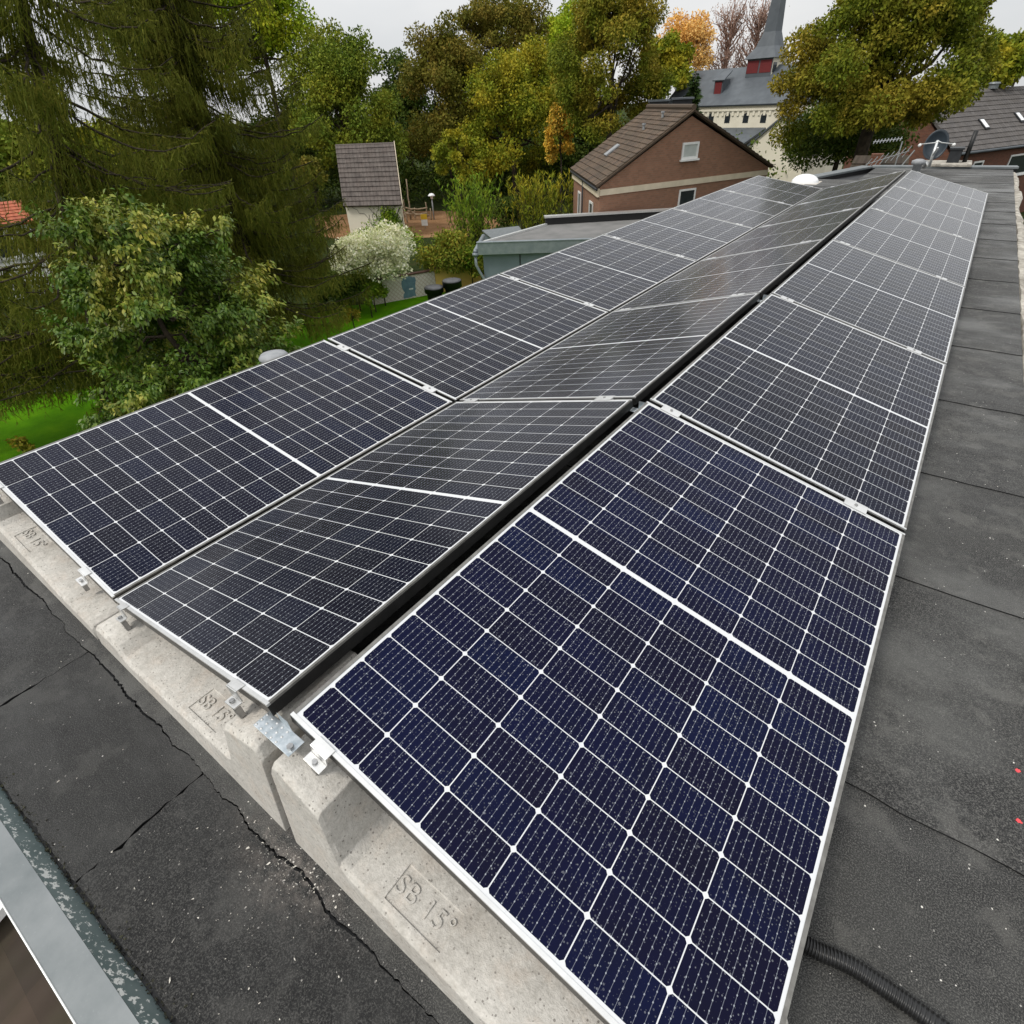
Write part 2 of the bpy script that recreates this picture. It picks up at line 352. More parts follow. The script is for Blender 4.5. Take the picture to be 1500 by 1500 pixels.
# front strip in front of the ballast blocks: three pieces with torn edges
def strip(xa, xb, sd):
    top = [np.array([x, torn(x)]) for x in np.linspace(xb, xa, 60+int((xb-xa)*150))]; lo = wavy((xa, -.452+.04*xa), (xb, -.452+.04*xb), 50, .006, sd+1)
    l = wavy((xa, torn(xa)), (xa-.003, -.452+.04*xa), 16, .011, sd+2); r = wavy((xb, -.452+.04*xb), (xb+.004, torn(xb)), 16, .011, sd+2)[::1]
    return [tuple(p) for p in lo[:-1]]+[tuple(p) for p in r[:-1]]+[tuple(p) for p in top[:-1]]+[tuple(p) for p in l[:-1]]
sheet(strip(-2.72, -1.083, 11), ZR-.0135, ZR+.001)
sheet(strip(-1.0795, -.362, 31), ZR-.0135, ZR)
sheet(strip(-.354, 1.42, 51), ZR-.0135, ZR+.0015)
# mossy grit caught in the gutter along the metal edge
m = MB()
for i in range(2600):
    x = RNG.uniform(-2.6, 1.3); y0_ = -.464+.04*x; y = y0_+RNG.normal(0, .007) if RNG.random() < .85 else y0_+abs(RNG.normal(0, .022)); s = RNG.uniform(.0015, .0055)
    y = max(y, y0_-.012)
    p = np.array([x, y, ZR-.010+s*.5+ (0.010 if y > y0_+.012 else 0)]); q = RNG.normal(0, 1, (4, 3)); q /= np.linalg.norm(q, axis=1)[:, None]
    q = p+q*s
    for t3 in ((0, 1, 2), (0, 2, 3), (0, 3, 1), (1, 3, 2)): m.face([q[j] for j in t3])
loc_child(tag(m.build('moss_litter', MAT['moss']), kind='stuff'), bld)

def m_zinc():
    m, t, b, _ = newmat('zinc_capping'); setin(b, 'Roughness', .5); setin(b, 'Metallic', .35); setin(b, 'Specular IOR Level', .4)
    P = N(t, 'ShaderNodeTexCoord').outputs['Object']
    c = ramp(t, noise(t, 9, 5, .6, P), [(.3, (.14, .158, .163)), (.7, (.21, .225, .23))])
    v = ramp(t, noise(t, 130, 2, .6, P), [(.62, (0, 0, 0)), (.75, (.35, .35, .35))]); c = mixc(t, v, c, (.25, .27, .27))
    t.links.new(c, b.inputs['Base Color']); return m
def m_zincin():
    m, t, b, _ = newmat('zinc_inner_slope'); setin(b, 'Roughness', .5); setin(b, 'Metallic', .3)
    P = N(t, 'ShaderNodeTexCoord').outputs['Object']
    c = ramp(t, noise(t, 12, 4, .6, P), [(.3, (.125, .17, .17)), (.7, (.19, .24, .24))])
    s = N(t, 'ShaderNodeSeparateXYZ'); t.links.new(P, s.inputs[0])
    band = math_(t, 'SUBTRACT', 1, math_(t, 'MULTIPLY', math_(t, 'ABSOLUTE', math_(t, 'SUBTRACT', math_(t, 'ADD', s.outputs[1], .482), math_(t, 'MULTIPLY', s.outputs[0], .038))), 70))
    sc = N(t, 'ShaderNodeMapping'); setin(sc, 'Scale', (1.3, 1.8, 1)); t.links.new(P, sc.inputs[0])
    n = noise(t, 62, 4, .65, sc.outputs[0]); bb_ = noise(t, 7, 2, .5, P)
    val = math_(t, 'ADD', n, math_(t, 'ADD', math_(t, 'MULTIPLY', math_(t, 'MAXIMUM', band, 0), .10), math_(t, 'MULTIPLY', bb_, .14)))
    c = mixc(t, ramp(t, val, [(.685, (0, 0, 0)), (.72, (1, 1, 1))]), c, (.78, .80, .78))
    t.links.new(c, b.inputs['Base Color']); return m
MAT['zinc'] = m_zinc(); MAT['zincin'] = m_zincin()
cap = empty('metal_edge_capping', (0, 0, 0), 'pale zinc edge capping with white splashes running along the near roof edge', 'roof capping')
def capy(y): return lambda x: y+.038*x
def run(prof, name, mat, smooth=False):
    m = MB(); x0, x1 = -2.85, 1.5; n = len(prof)
    for i in range(n):
        (ya, za), (yb, zb) = prof[i], prof[(i+1) % n]
        m.face([(x0, ya+.038*x0, za), (x1, ya+.038*x1, za), (x1, yb+.038*x1, zb), (x0, yb+.038*x0, zb)])
    m.face([(x0, y+.038*x0, z) for y, z in prof]); m.face([(x1, y+.038*x1, z) for y, z in prof[::-1]])
    o = m.build(name, mat, cap, True); o.data.polygons.foreach_set('use_smooth', [False]*len(o.data.polygons)); return o
run([(-.462, ZR-.012), (-.489, ZR+.038), (-.489, ZR+.02), (-.470, ZR-.03)], 'inner_slope', MAT['zincin'])
run([(-.4895, ZR+.0385), (-.558, ZR+.037), (-.560, ZR-.10), (-.555, ZR-.10), (-.553, ZR+.03), (-.4895, ZR+.03)], 'top_face', MAT['zinc'])
MAT['zincedge'] = simple('bright_zinc', (.75, .76, .75), (.62, .63, .62), .35, .6, 40)
m = MB(); m.tube([(-2.85, -.559-.038*2.85, ZR+.037), (1.5, -.559+.038*1.5, ZR+.037)], .0022, 8); m.build('drip_edge', MAT['zincedge'], cap, True)  # rim highlight put into the drip edge's brighter colour

# far parapet with pale capping
par = empty('roof_parapet', (0, 13.6, ZR), 'low black parapet with pale metal capping at the far end of the roof', 'parapet')
path = [(1.37, 14.75), (-.98, 14.5), (-1.76, 12.4)]
m = MB(); mc = MB()
for (p, q, zp, zq) in ((path[0], path[1], .06, .06), (path[1], path[2], .06, .03)):
    p = np.array(p); q = np.array(q); d = unit(q-p); n_ = np.array([-d[1], d[0]])
    if n_[1] < 0: n_ = -n_
    A, B = p, q
    quad = [(*A, ZR-.2), (*B, ZR-.2), (*B, ZR+zq), (*A, ZR+zp)]
    m.prism(quad, (*(n_*.18), 0))
    quad = [(*(A-n_*.025), ZR+zp+.001), (*(B-n_*.025), ZR+zq+.001), (*(B-n_*.025), ZR+zq+.04), (*(A-n_*.025), ZR+zp+.04)]
    mc.prism(quad, (*(n_*.23), 0))
loc_child(m.build('upstand', MAT['bleed']), par); loc_child(mc.build('capping', MAT['zinc'], None, False, .006), par)

# right-hand verge: crumbly pale render along the roof edge
MAT['oldrender'] = simple('crumbling_render', (.50, .47, .41), (.22, .20, .17), .95, 0, 9, .02, .2, 6)
m = MB(); r = np.random.default_rng(3); n = 300; prev = None
Y = np.linspace(-.42, 14.7, n+1); jx = np.convolve(r.normal(0, 1, n+9), np.ones(5)/5, 'valid'); jz = np.convolve(r.normal(0, 1, n+9), np.ones(4)/4, 'valid')
for i in range(n):
    x0 = 1.428-.0085*Y[i]+.010*jx[i]; z = ZR+.02+.010*jz[i]; hw = .085+.03*math.sin(Y[i]*2.3)*math.sin(Y[i]*.7)
    cur = [(x0, Y[i], ZR-.02), (x0+.012, Y[i], z), (x0+hw*.6, Y[i], z+.008*jz[i+3]), (x0+hw, Y[i], z-.015), (x0+hw+.02+.01*jx[i+2], Y[i], ZR-.5)]
    if prev is not None:
        for j in range(4): m.face([prev[j], cur[j], cur[j+1], prev[j+1]])
    prev = cur
loc_child(m.build('verge_render', MAT['oldrender'], None, False), bld)

# ------------------------------------------------------------------ solar panels
T_C, T_B, T_A = rad(14.324), rad(14.588), rad(8.801)
GR, XA, ZA = .061, -1.095, -.269
LIP, FH, FT = .0085, .035, .0015
def frame_mesh(white_front):
    top = MB()
    # the four profile legs: pale lip on top, darker outer wall
    for k_, (x0, y0, x1, y1) in enumerate(((0, 0, PW, LIP), (0, PL-LIP, PW, PL), (0, LIP, LIP, PL-LIP), (PW-LIP, LIP, PW, PL-LIP))):
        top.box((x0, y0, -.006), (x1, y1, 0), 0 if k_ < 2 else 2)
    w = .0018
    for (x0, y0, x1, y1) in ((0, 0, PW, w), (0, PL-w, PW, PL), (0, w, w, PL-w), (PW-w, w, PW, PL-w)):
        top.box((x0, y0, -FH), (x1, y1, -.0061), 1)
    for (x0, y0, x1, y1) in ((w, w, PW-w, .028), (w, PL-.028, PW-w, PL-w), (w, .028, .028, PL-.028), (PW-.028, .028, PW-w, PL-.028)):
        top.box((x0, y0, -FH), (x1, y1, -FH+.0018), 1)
    return top
fm = frame_mesh(True).build('frame', [MAT['alu'], MAT['alu_side'], MAT['alu_dark_reflect']])
gm = MB(); x0, x1, y0, y1 = LIP, PW-LIP, LIP, PL-LIP
gm.box((x0, y0, -.0055), (x1, y1, -.0022)); gm.face([(x0, y0, -.0015), (x1, y0, -.0015), (x1, y1, -.0015), (x0, y1, -.0015)], [(x0, y0), (x1, y0), (x1, y1), (x0, y1)], 1)
gl = gm.build('glass', [MAT['black'], MAT['cells']])
bm_ = MB(); bm_.box((PW*.5-.05, PL*.5-.06, -.03), (PW*.5+.05, PL*.5+.06, -.0062)); jb = bm_.build('junction_box', MAT['black'])
cm = MB(); cm.box((-.04, -.0375, .0005), (.04, .0095, .004)); cm.box((-.04, -.0195, -.03), (.04, -.0085, .0005)); cm.tube([(0, -.014, .004), (0, -.014, .008)], .006, 10, 1)
clamp_mid = cm.build('clamp', [MAT['alu'], MAT['bolt']], None, False, .0008)
cm = MB(); cm.box((-.024, -.012, .0006), (.024, .009, .0036)); cm.box((-.024, -.0155, -.03), (.024, -.0122, .0034)); cm.box((-.024, -.036, -.034), (.024, -.0157, -.0295)); cm.tube([(0, -.026, -.0295), (0, -.026, -.022)], .0065, 6, 1); cm.box((-.009, -.033, -.075), (.009, -.019, -.0342), 1)
clamp_end = cm.build('clamp', [MAT['alu'], MAT['bolt']], None, False, .0008)
protos = [fm, gl, jb, clamp_mid, clamp_end]
def cp(o, parent, loc=(0, 0, 0), rot=(0, 0, 0)):
    c = o.copy(); COL.objects.link(c); c.parent = parent; c.location = loc; c.rotation_euler = rot; c.name = o.name.split('.')[0]; return c
ORD = ['nearest', 'second', 'third', 'fourth', 'fifth', 'farthest']
rows = {'right': (0, 0, 0, T_C), 'middle': (-GR-PW*math.cos(T_B), -.016, -PW*math.sin(T_B), -T_B), 'left': (XA-PW*math.cos(T_A), -.014, ZA+PW*math.sin(T_A), T_A)}
LOOK = {'right': 'tilting down to the bare roof', 'middle': 'tilting up to the dark ridge gap', 'left': 'tilting down to the valley, beside the garden'}
for rn, (x, y, z, t) in rows.items():
    for k in range(6):
        lab = f'{ORD[k]} panel of the {rn} row, {LOOK[rn]}' if k else f'{"navy" if rn == "right" else "dark"} panel nearest the camera in the {rn} row, flecked with water drops'
        p = empty('solar_panel', (x, y+k*(PL+PG), z), lab, 'solar panel', 'solar panels on the flat roof', (0, t, 0))
        cp(fm, p); g_ = cp(gl, p); cp(jb, p); g_.color = (0, 0, {('right', 0): .85, ('right', 1): .25, ('left', 0): .35}.get((rn, k), .15), 1)  # blue share per panel: viewing-angle hue painted into the cells
        xs = (.105, .86) if rn == 'right' else ((.105, .86) if rn == 'middle' else (.16, .86))
        if rn == 'middle': xs = (.10, .90)
        for cx in xs:
            cp(clamp_end if k == 0 else clamp_mid, p, (cx, 0, 0))
        if k == 5:
            for cx in xs: cp(clamp_end, p, (cx, PL, 0), (0, 0, math.pi))
for o in protos: bpy.data.objects.remove(o)

# ------------------------------------------------------------------ concrete ballast blocks under the near edge
def ballast(x_hi, sgn, zoff, label, slope=math.tan(T_C), ztop=0.):
    """block whose high end is at x_hi and that falls away in direction sgn (+1 right, -1 left)"""
    root = empty('ballast_block', (x_hi, 0, ZR), label, 'ballast block', 'concrete ballast blocks under the front edge')
    def X(s): return sgn*s
    Z = lambda z: z-ZR+zoff if z > ZR+.02 else z-ZR
    hi0, hi1, f0, f1, lo0, lo1 = .008, .158, .205, .80, .865, 1.035
    zt0 = ztop-.045-.03-hi0*slope; zt1 = ztop-.045-.03-hi1*slope
    zf0, zf1 = -.285, -.345
    zl0, zl1 = ztop-.06-.028-lo0*slope, ztop-.06-.028-lo1*slope
    zl0 = zl1 = min(-.30, zl0)
    prof = [(0, zt0-.04), (hi0+.005, zt0-.008), (hi0+.02, zt0), (hi1-.015, zt1), (hi1, zt1-.008), (hi1+.02, zt1-.10), (f0-.012, zf0+.015), (f0+.01, zf0)]
    nfl = 4; labx = (.30, .465)
    flo = [(f0+.01, zf0), (labx[0], None), (labx[1], None), (f1, zf1)]
    prof += [(labx[0], zf0+(zf1-zf0)*(labx[0]-f0)/(f1-f0)), (labx[1], zf0+(zf1-zf0)*(labx[1]-f0)/(f1-f0)), (f1, zf1), (f1+.03, zf1+.005), (lo0, zl0-.004), (lo0+.015, zl0), (lo1-.03, zl1), (lo1-.01, zl1-.01), (lo1+.004, zl1-.05)]
    m = MB()
    def yf(z): return -.113+(z-ZR)*.11          # front face leans back
    back = .22
    xb0, xb1 = .004, 1.042
    # front face (split under every profile vertex), chamfer, top, back
    P = [(X(s), z) for s, z in prof]
    base = [(X(xb0+(xb1-xb0)*min(max(s, 0), 1.04)/1.04), ZR) for s, z in prof]
    ch = .012
    for i in range(len(P)-1):
        (xa_, za_), (xb_, zb_) = P[i], P[i+1]; (ba, _), (bb2, _) = base[i], base[i+1]
        fa = (ba, -.113, 0); fb = (bb2, -.113, 0)
        ca = (xa_, yf(za_-ch), Z(za_)-ch); cb = (xb_, yf(zb_-ch), Z(zb_)-ch)
        ta = (xa_, yf(za_)+ch*.8, Z(za_)); tb = (xb_, yf(zb_)+ch*.8, Z(zb_))
        m.face([fa, fb, cb, ca]); m.face([ca, cb, tb, ta])
        s0, s1 = prof[i][0], prof[i+1][0]
        if abs(s0-labx[0]) < 1e-6 and abs(s1-labx[1]) < 1e-6:
            ya, yb_ = -.081, -.004; d = .004          # recessed label field
            def q(xx, yy, dz=0):
                k = (xx-xa_)/(xb_-xa_); return (xx, yy, Z(za_)+(Z(zb_)-Z(za_))*k-dz)
            i0, i1 = xa_+(xb_-xa_)*.04, xa_+(xb_-xa_)*.96
            m.face([ta, tb, q(xb_, ya), q(xa_, ya)]); m.face([q(xa_, yb_), q(xb_, yb_), (xb_, back, Z(zb_)), (xa_, back, Z(za_))])
            m.face([q(xa_, ya), q(i0, ya), q(i0, yb_), q(xa_, yb_)]); m.face([q(i1, ya), q(xb_, ya), q(xb_, yb_), q(i1, yb_)])
            m.face([q(i0, ya, d), q(i1, ya, d), q(i1, yb_, d), q(i0, yb_, d)])
            for (A, B) in (((i0, ya), (i1, ya)), ((i1, ya), (i1, yb_)), ((i1, yb_), (i0, yb_)), ((i0, yb_), (i0, ya))):
                m.face([q(*A), q(*B), q(*B, d), q(*A, d)])
            labz = q((xa_+xb_)/2, 0, d)[2]; labm = (xa_+xb_)/2; labt = math.atan((Z(zb_)-Z(za_))/(xb_-xa_))
        else:
            m.face([ta, tb, (xb_, back, Z(zb_)), (xa_, back, Z(za_))])
        m.face([(bb2, back, 0), (ba, back, 0), (xa_, back, Z(za_)), (xb_, back, Z(zb_))])
    for i in (0, len(P)-1):
        xa_, za_ = P[i]; ba = base[i][0]
        m.face([(ba, -.113, 0), (xa_, yf(za_-ch), Z(za_)-ch), (xa_, yf(za_)+ch*.8, Z(za_)), (xa_, back, Z(za_)), (ba, back, 0)])
    b = m.build('block', MAT['concrete'], root, False, .004)
    tx = bpy.data.curves.new('lettering', 'FONT'); tx.body = 'SB 15\u00b0'; tx.size = .052; tx.extrude = .0022; tx.offset = -.0004; tx.bevel_depth = .0004
    tx.align_x = 'CENTER'; tx.align_y = 'CENTER'; tx.space_character = 1.08
    to = bpy.data.objects.new('lettering', tx); COL.objects.link(to); tx.materials.append(MAT['concrete'])
    bpy.context.view_layer.update()
    lm = bpy.data.meshes.new_from_object(to.evaluated_get(bpy.context.evaluated_depsgraph_get()))
    bpy.data.objects.remove(to); bpy.data.curves.remove(tx)
    to = bpy.data.objects.new('lettering', lm); COL.objects.link(to)
    to.parent = root; to.location = (labm, -.043, labz+.0016); to.rotation_euler = (0, -labt, 0)
    return root
ballast(-.012, 1, 0, 'pale concrete block marked SB 15° under the right row, nearest the camera')
ballast(-.045, -1, 0, 'pale concrete block under the middle row, between the two other blocks')
ballast(-2.15, 1, -.0, 'pale concrete block under the left row, partly cut by the photo edge', math.tan(T_A), -.12)

# galvanised ridge bracket between middle and right rows
def bracket(y, label):
    r = empty('ridge_bracket', (-.03, y, -.05), label, 'bracket', 'galvanised brackets in the ridge gap')
    m = MB()
    for i in range(6):
        pass
    m.box((-.055, -.045, -.002), (.072, -.004, .0)); m.face([(-.012, -.0045, 0), (.028, -.0045, 0), (.028, -.0045, .034), (-.012, -.0045, .034)])
    m.box((-.062, -.006, -.0005), (-.0575, -.004, .03))
    m.build('plate', MAT['zincplate'], r, False, .001)
    m = MB()
    for i in range(5):
        for j in range(3): m.lathe([(.0032, 0), (.002, .0012), (.0005, .0015)], (-.05+.018*i, -.040+.014*j, .0002), 8)
    m.build('dimples', MAT['alu'], r)
    m = MB(); m.tube([(.06, -.03, 0), (.06, -.03, .009)], .0075, 6); m.build('bolt', MAT['bolt'], r)
    return r
bracket(-.006, 'dimpled galvanised bracket between the middle and right front blocks')
bracket(PL+PG-.008, 'small pale bracket in the ridge gap behind the nearest panels')
bracket(2*(PL+PG)-.008, 'small pale bracket in the ridge gap behind the second panels')

# ------------------------------------------------------------------ small things on the roof
cd = MB(); pts = []; rr = []
P0 = [gnd(x, y, ZR+.018) for x, y in ((1120, 1352), (1160, 1372), (1198, 1393), (1245, 1414), (1295, 1447), (1345, 1482), (1410, 1530), (1490, 1590))]
def cat(P, n):
    out = []
    Q = [2*P[0]-P[1]]+P+[2*P[-1]-P[-2]]
    for i in range(1, len(Q)-2):
        for k in range(n):
            t_ = k/n; a0, a1, a2, a3 = Q[i-1], Q[i], Q[i+1], Q[i+2]
            out.append(.5*((2*a1)+(-a0+a2)*t_+(2*a0-5*a1+4*a2-a3)*t_**2+(-a0+3*a1-3*a2+a3)*t_**3))
    return out+[P[-1]]
ps = cat(P0, 34)
for i, p in enumerate(ps): pts.append(p); rr.append(.0172 if (i//2) % 2 == 0 else .0146)
cd.tube(pts, rr, 14); tag(cd.build('conduit', MAT['conduit'], None, True), 'black corrugated conduit coming out from under the nearest right panel', 'conduit')
m = MB(); r = np.random.default_rng(91)
def chip(x, y, s_):
    q = r.normal(0, 1, (5, 3)); q /= np.linalg.norm(q, axis=1)[:, None]; q = q*np.array([s_*r.uniform(.6, 1.6), s_*.7, s_*.35])*.5
    a_ = r.uniform(0, 6.28); R_ = np.array([[math.cos(a_), -math.sin(a_), 0], [math.sin(a_), math.cos(a_), 0], [0, 0, 1]]); q = q@R_.T+np.array([x, y, ZR+.0035+s_*.1])
    for t3 in ((0, 1, 2), (0, 2, 3), (0, 3, 1), (1, 3, 4), (1, 4, 2), (2, 4, 3)): m.face([q[k] for k in t3])
for k_ in range(420):
    u_ = r.random()
    if u_ < .55: x_, y_ = r.normal(.01, .07), -.128-abs(r.normal(0, .055))
    elif u_ < .8: x_, y_ = r.normal(.02, .16), -.30+r.normal(0, .07)
    else: x_, y_ = r.uniform(-1.2, .5), r.uniform(-.42, -.17)
    if y_ > -.125 or y_ < -.43: continue
    chip(x_, y_, min(.013, r.lognormal(-5.9, .55)))
MAT['crumb'] = simple('concrete_crumb', (.62, .59, .53), (.45, .42, .37), .9, 0, 60)
tag(m.build('concrete_crumbs', MAT['crumb']), 'pale concrete crumbs scattered on the roof in front of the blocks', 'crumbs', kind='stuff')
MAT['red'] = simple('red_fleck', (.85, .08, .09), (.7, .05, .06), .6, 0, 80)
for i, (px, py, s) in enumerate(((1489, 1130, .007), (1491, 1204, .0065))):
    p = gnd(px, py, ZR); m = MB(); r = np.random.default_rng(40+i); q = []
    for k in range(14): q.append((p[0]+s*(.5+r.random()*.8)*math.cos(k*2*math.pi/14)*.9, p[1]+s*(.4+r.random()*.8)*math.sin(k*2*math.pi/14), ZR+.0035))
    m.prism(q, (0, 0, .0012))  # small flat red fleck just above the roof sheet
    tag(m.build('red_mark', MAT['red']), ['farther red fleck on the roof by the right photo edge', 'nearer red fleck on the roof by the right photo edge'][i], 'paint mark')
# roof vent whose grey cap shows over the left row
p = gnd(400, 519, -.24)
MAT['vent'] = simple('vent_grey', (.30, .31, .32), (.22, .23, .24), .55, 0, 20)
v = empty('roof_vent', (p[0], p[1], ZR), 'grey mushroom roof vent peeking over the left edge of the left row', 'vent')
m = MB(); m.lathe([(.06, -.02), (.06, .13)], (0, 0, 0), 20); m.build('pipe', MAT['vent'], v, True)
m = MB(); m.lathe([(.058, .125), (.093, .13), (.095, .145), (.08, .163), (.04, .173), (.004, .175)], (0, 0, 0), 28); m.build('cap', MAT['vent'], v, True)
# domed rooflight behind the far panels
p = gnd(1178, 270, -.37)
MAT['dome'] = simple('opal_dome', (.82, .83, .83), (.78, .79, .79), .25, 0, 4, 0, .5)
v = empty('dome_rooflight', (p[0], p[1], ZR), 'white domed rooflight on its curb behind the far panels', 'rooflight')
m = MB(); m.box((-.25, -.25, -.02), (.25, .25, .06)); m.build('curb', MAT['render_white'], v, False, .01)
m = MB(); m.lathe([(.225*math.cos(q), .06+.13*math.sin(q)) for q in np.linspace(0, 1.5, 9)], (0, 0, 0), 28); m.build('dome', MAT['dome'], v, True)

# brown tiled lean-to roof far below the near edge
def m_tiles(name, c1, c2, course=.34, wave=.3, rowdark=.5, lichen=None):
    m, t, b, _ = newmat(name); setin(b, 'Roughness', .8); setin(b, 'Specular IOR Level', .3)
    uv = N(t, 'ShaderNodeUVMap'); s = N(t, 'ShaderNodeSeparateXYZ'); t.links.new(uv.outputs[0], s.inputs[0])
    fv = math_(t, 'FRACT', math_(t, 'DIVIDE', s.outputs[1], course)); fu = math_(t, 'FRACT', math_(t, 'DIVIDE', s.outputs[0], wave))
    cmb = N(t, 'ShaderNodeCombineXYZ'); t.links.new(math_(t, 'FLOOR', math_(t, 'DIVIDE', s.outputs[1], course)), cmb.inputs[0]); t.links.new(math_(t, 'FLOOR', math_(t, 'DIVIDE', s.outputs[0], wave)), cmb.inputs[1])
    wn = N(t, 'ShaderNodeTexWhiteNoise', noise_dimensions='2D'); t.links.new(cmb.outputs[0], wn.inputs['Vector'])
    c = mixc(t, wn.outputs['Value'], c1, c2)
    c = mixc(t, ramp(t, noise(t, 1.7, 5, .7, uv.outputs[0]), [(.4, (0, 0, 0)), (.7, (.6, .6, .6))]), c, lichen or tuple(x*.6 for x in c1))
    t.links.new(c, b.inputs['Base Color'])
    h = math_(t, 'ADD', math_(t, 'MULTIPLY', math_(t, 'SINE', math_(t, 'MULTIPLY', fu, 6.283)), .35), math_(t, 'MULTIPLY', math_(t, 'SUBTRACT', 1, fv), 1.0))
    bump(t, b, h, 1.0, .06)
    return m
def tile_roof(mb, quad, t=.08, course=.34, lift=.035, m_=0):
    """roof plane built course by course, each course stepping over the one below. quad: eave l, eave r, ridge r, ridge l"""
    E0, E1, R1, R0 = [np.asarray(p, float) for p in quad]; n = unit(np.cross(E1-E0, R0-E0))
    if n[2] < 0: n = -n
    h = np.linalg.norm(R0-E0); k = max(2, int(round(h/course)))
    for i in range(k):
        a0, a1 = i/k, min(1, (i+1)/k+.02)
        A, B, C_, D_ = E0+(R0-E0)*a0, E1+(R1-E1)*a0, E1+(R1-E1)*a1, E0+(R0-E0)*a1
        w0 = np.linalg.norm(E1-E0)
        top = [A+n*lift, B+n*lift, C_+n*.004, D_+n*.004]
        mb.face(top, [(0, a0*h), (w0, a0*h), (w0, a1*h), (0, a1*h)], m_)
        mb.face([A+n*lift, A-n*.01, B-n*.01, B+n*lift], [(0, a0*h), (0, a0*h), (w0, a0*h), (w0, a0*h)], m_)
        mb.face([A-n*.01, A+n*lift, D_+n*.004, D_-n*.01], None, m_); mb.face([B+n*lift, B-n*.01, C_-n*.01, C_+n*.004], None, m_)
    mb.slab([E0-n*.012, E1-n*.012, R1-n*.012, R0-n*.012], t, m_)
MAT['tile_brown'] = m_tiles('brown_mossy_tiles', (.06, .042, .03), (.038, .028, .021), .36, .3, .5, (.035, .036, .015))
lt = empty('lean_to', (-1, -1.5, ZG), 'mossy brown tiled lean-to roof with a white verge, far below the near edge capping', 'lean-to')
m = MB(); tile_roof(m, [(-3.5, -4.2, -3.6), (1.6, -4.2, -3.6), (1.6, -.68, -2.3), (-3.5, -.68, -2.3)], .08, .36, .05); loc_child(m.build('roof', MAT['tile_brown']), lt)
m = MB(); m.box((-3.3, -4, ZG), (1.5, -.7, -3.75)); loc_child(m.build('wall', MAT['render_white']), lt)
m = MB(); m.prism([(-2.3, -4.3, -3.53), (-2.1, -4.3, -3.53), (-2.1, -.62, -2.18), (-2.3, -.62, -2.18)], (0, 0, .06)); loc_child(m.build('verge', MAT['dome']), lt)
#@@SETTING
# ------------------------------------------------------------------ ground
def m_ground(name, stops, scale, bd=.03, rough=.95, fine=40):
    m, t, b, _ = newmat(name); setin(b, 'Roughness', rough); setin(b, 'Specular IOR Level', .04)
    P = N(t, 'ShaderNodeTexCoord').outputs['Object']
    a_ = noise(t, scale, 6, .65, P); f_ = noise(t, fine, 3, .7, P)
    c = ramp(t, math_(t, 'ADD', math_(t, 'MULTIPLY', a_, .7), math_(t, 'MULTIPLY', f_, .3)), stops)
    t.links.new(c, b.inputs['Base Color']); bump(t, b, math_(t, 'ADD', f_, a_), .8, bd); return m
MAT['ground'] = m_ground('garden_soil', [(.3, (.018, .022, .008)), (.5, (.03, .045, .012)), (.7, (.06, .05, .022))], 1.2, .1)
MAT['lawn'] = m_ground('lawn_grass', [(.32, (.045, .15, .001)), (.5, (.08, .23, .002)), (.68, (.14, .31, .005))], .9, .05, .9, 28)
MAT['sand'] = m_ground('orange_sand', [(.3, (.16, .085, .04)), (.5, (.24, .135, .068)), (.7, (.31, .19, .105))], .8, .05)
m = MB(); g = np.linspace(-1, 1, 25)
gx = np.sign(g)*np.abs(g)**2*900
for i in range(24):
    for j in range(24): m.face([(gx[i], gx[j], ZG), (gx[i+1], gx[j], ZG), (gx[i+1], gx[j+1], ZG), (gx[i], gx[j+1], ZG)])
tag(m.build('ground', MAT['ground']), kind='structure')
def flat(name, pts, z, mat):
    m = MB(); P = [(p[0], p[1], z) for p in pts]
    nr = sum((np.cross(np.array(P[i]), np.array(P[(i+1) % len(P)])) for i in range(len(P))), np.zeros(3))
    m.face(P if nr[2] > 0 else P[::-1]); return tag(m.build(name, mat), kind='structure')
L = [gnd(-700, 640, ZG), gnd(-60, 596, ZG), gnd(110, 572, ZG), gnd(300, 520, ZG), gnd(440, 466, ZG), gnd(500, 449, ZG), gnd(556, 444, ZG), gnd(720, 410, ZG), (-8, 16, 0), (-3.3, 8, 0), (-3.3, -14, 0), (-30, -20, 0)]
flat('lawn', L, ZG+.006, MAT['lawn'])
flat('sand', [gnd(462, 345, ZG), gnd(510, 352, ZG), gnd(600, 349, ZG), gnd(700, 345, ZG), gnd(760, 318, ZG), gnd(700, 309, ZG), gnd(560, 309, ZG), gnd(462, 318, ZG)], ZG+.006, MAT['sand'])

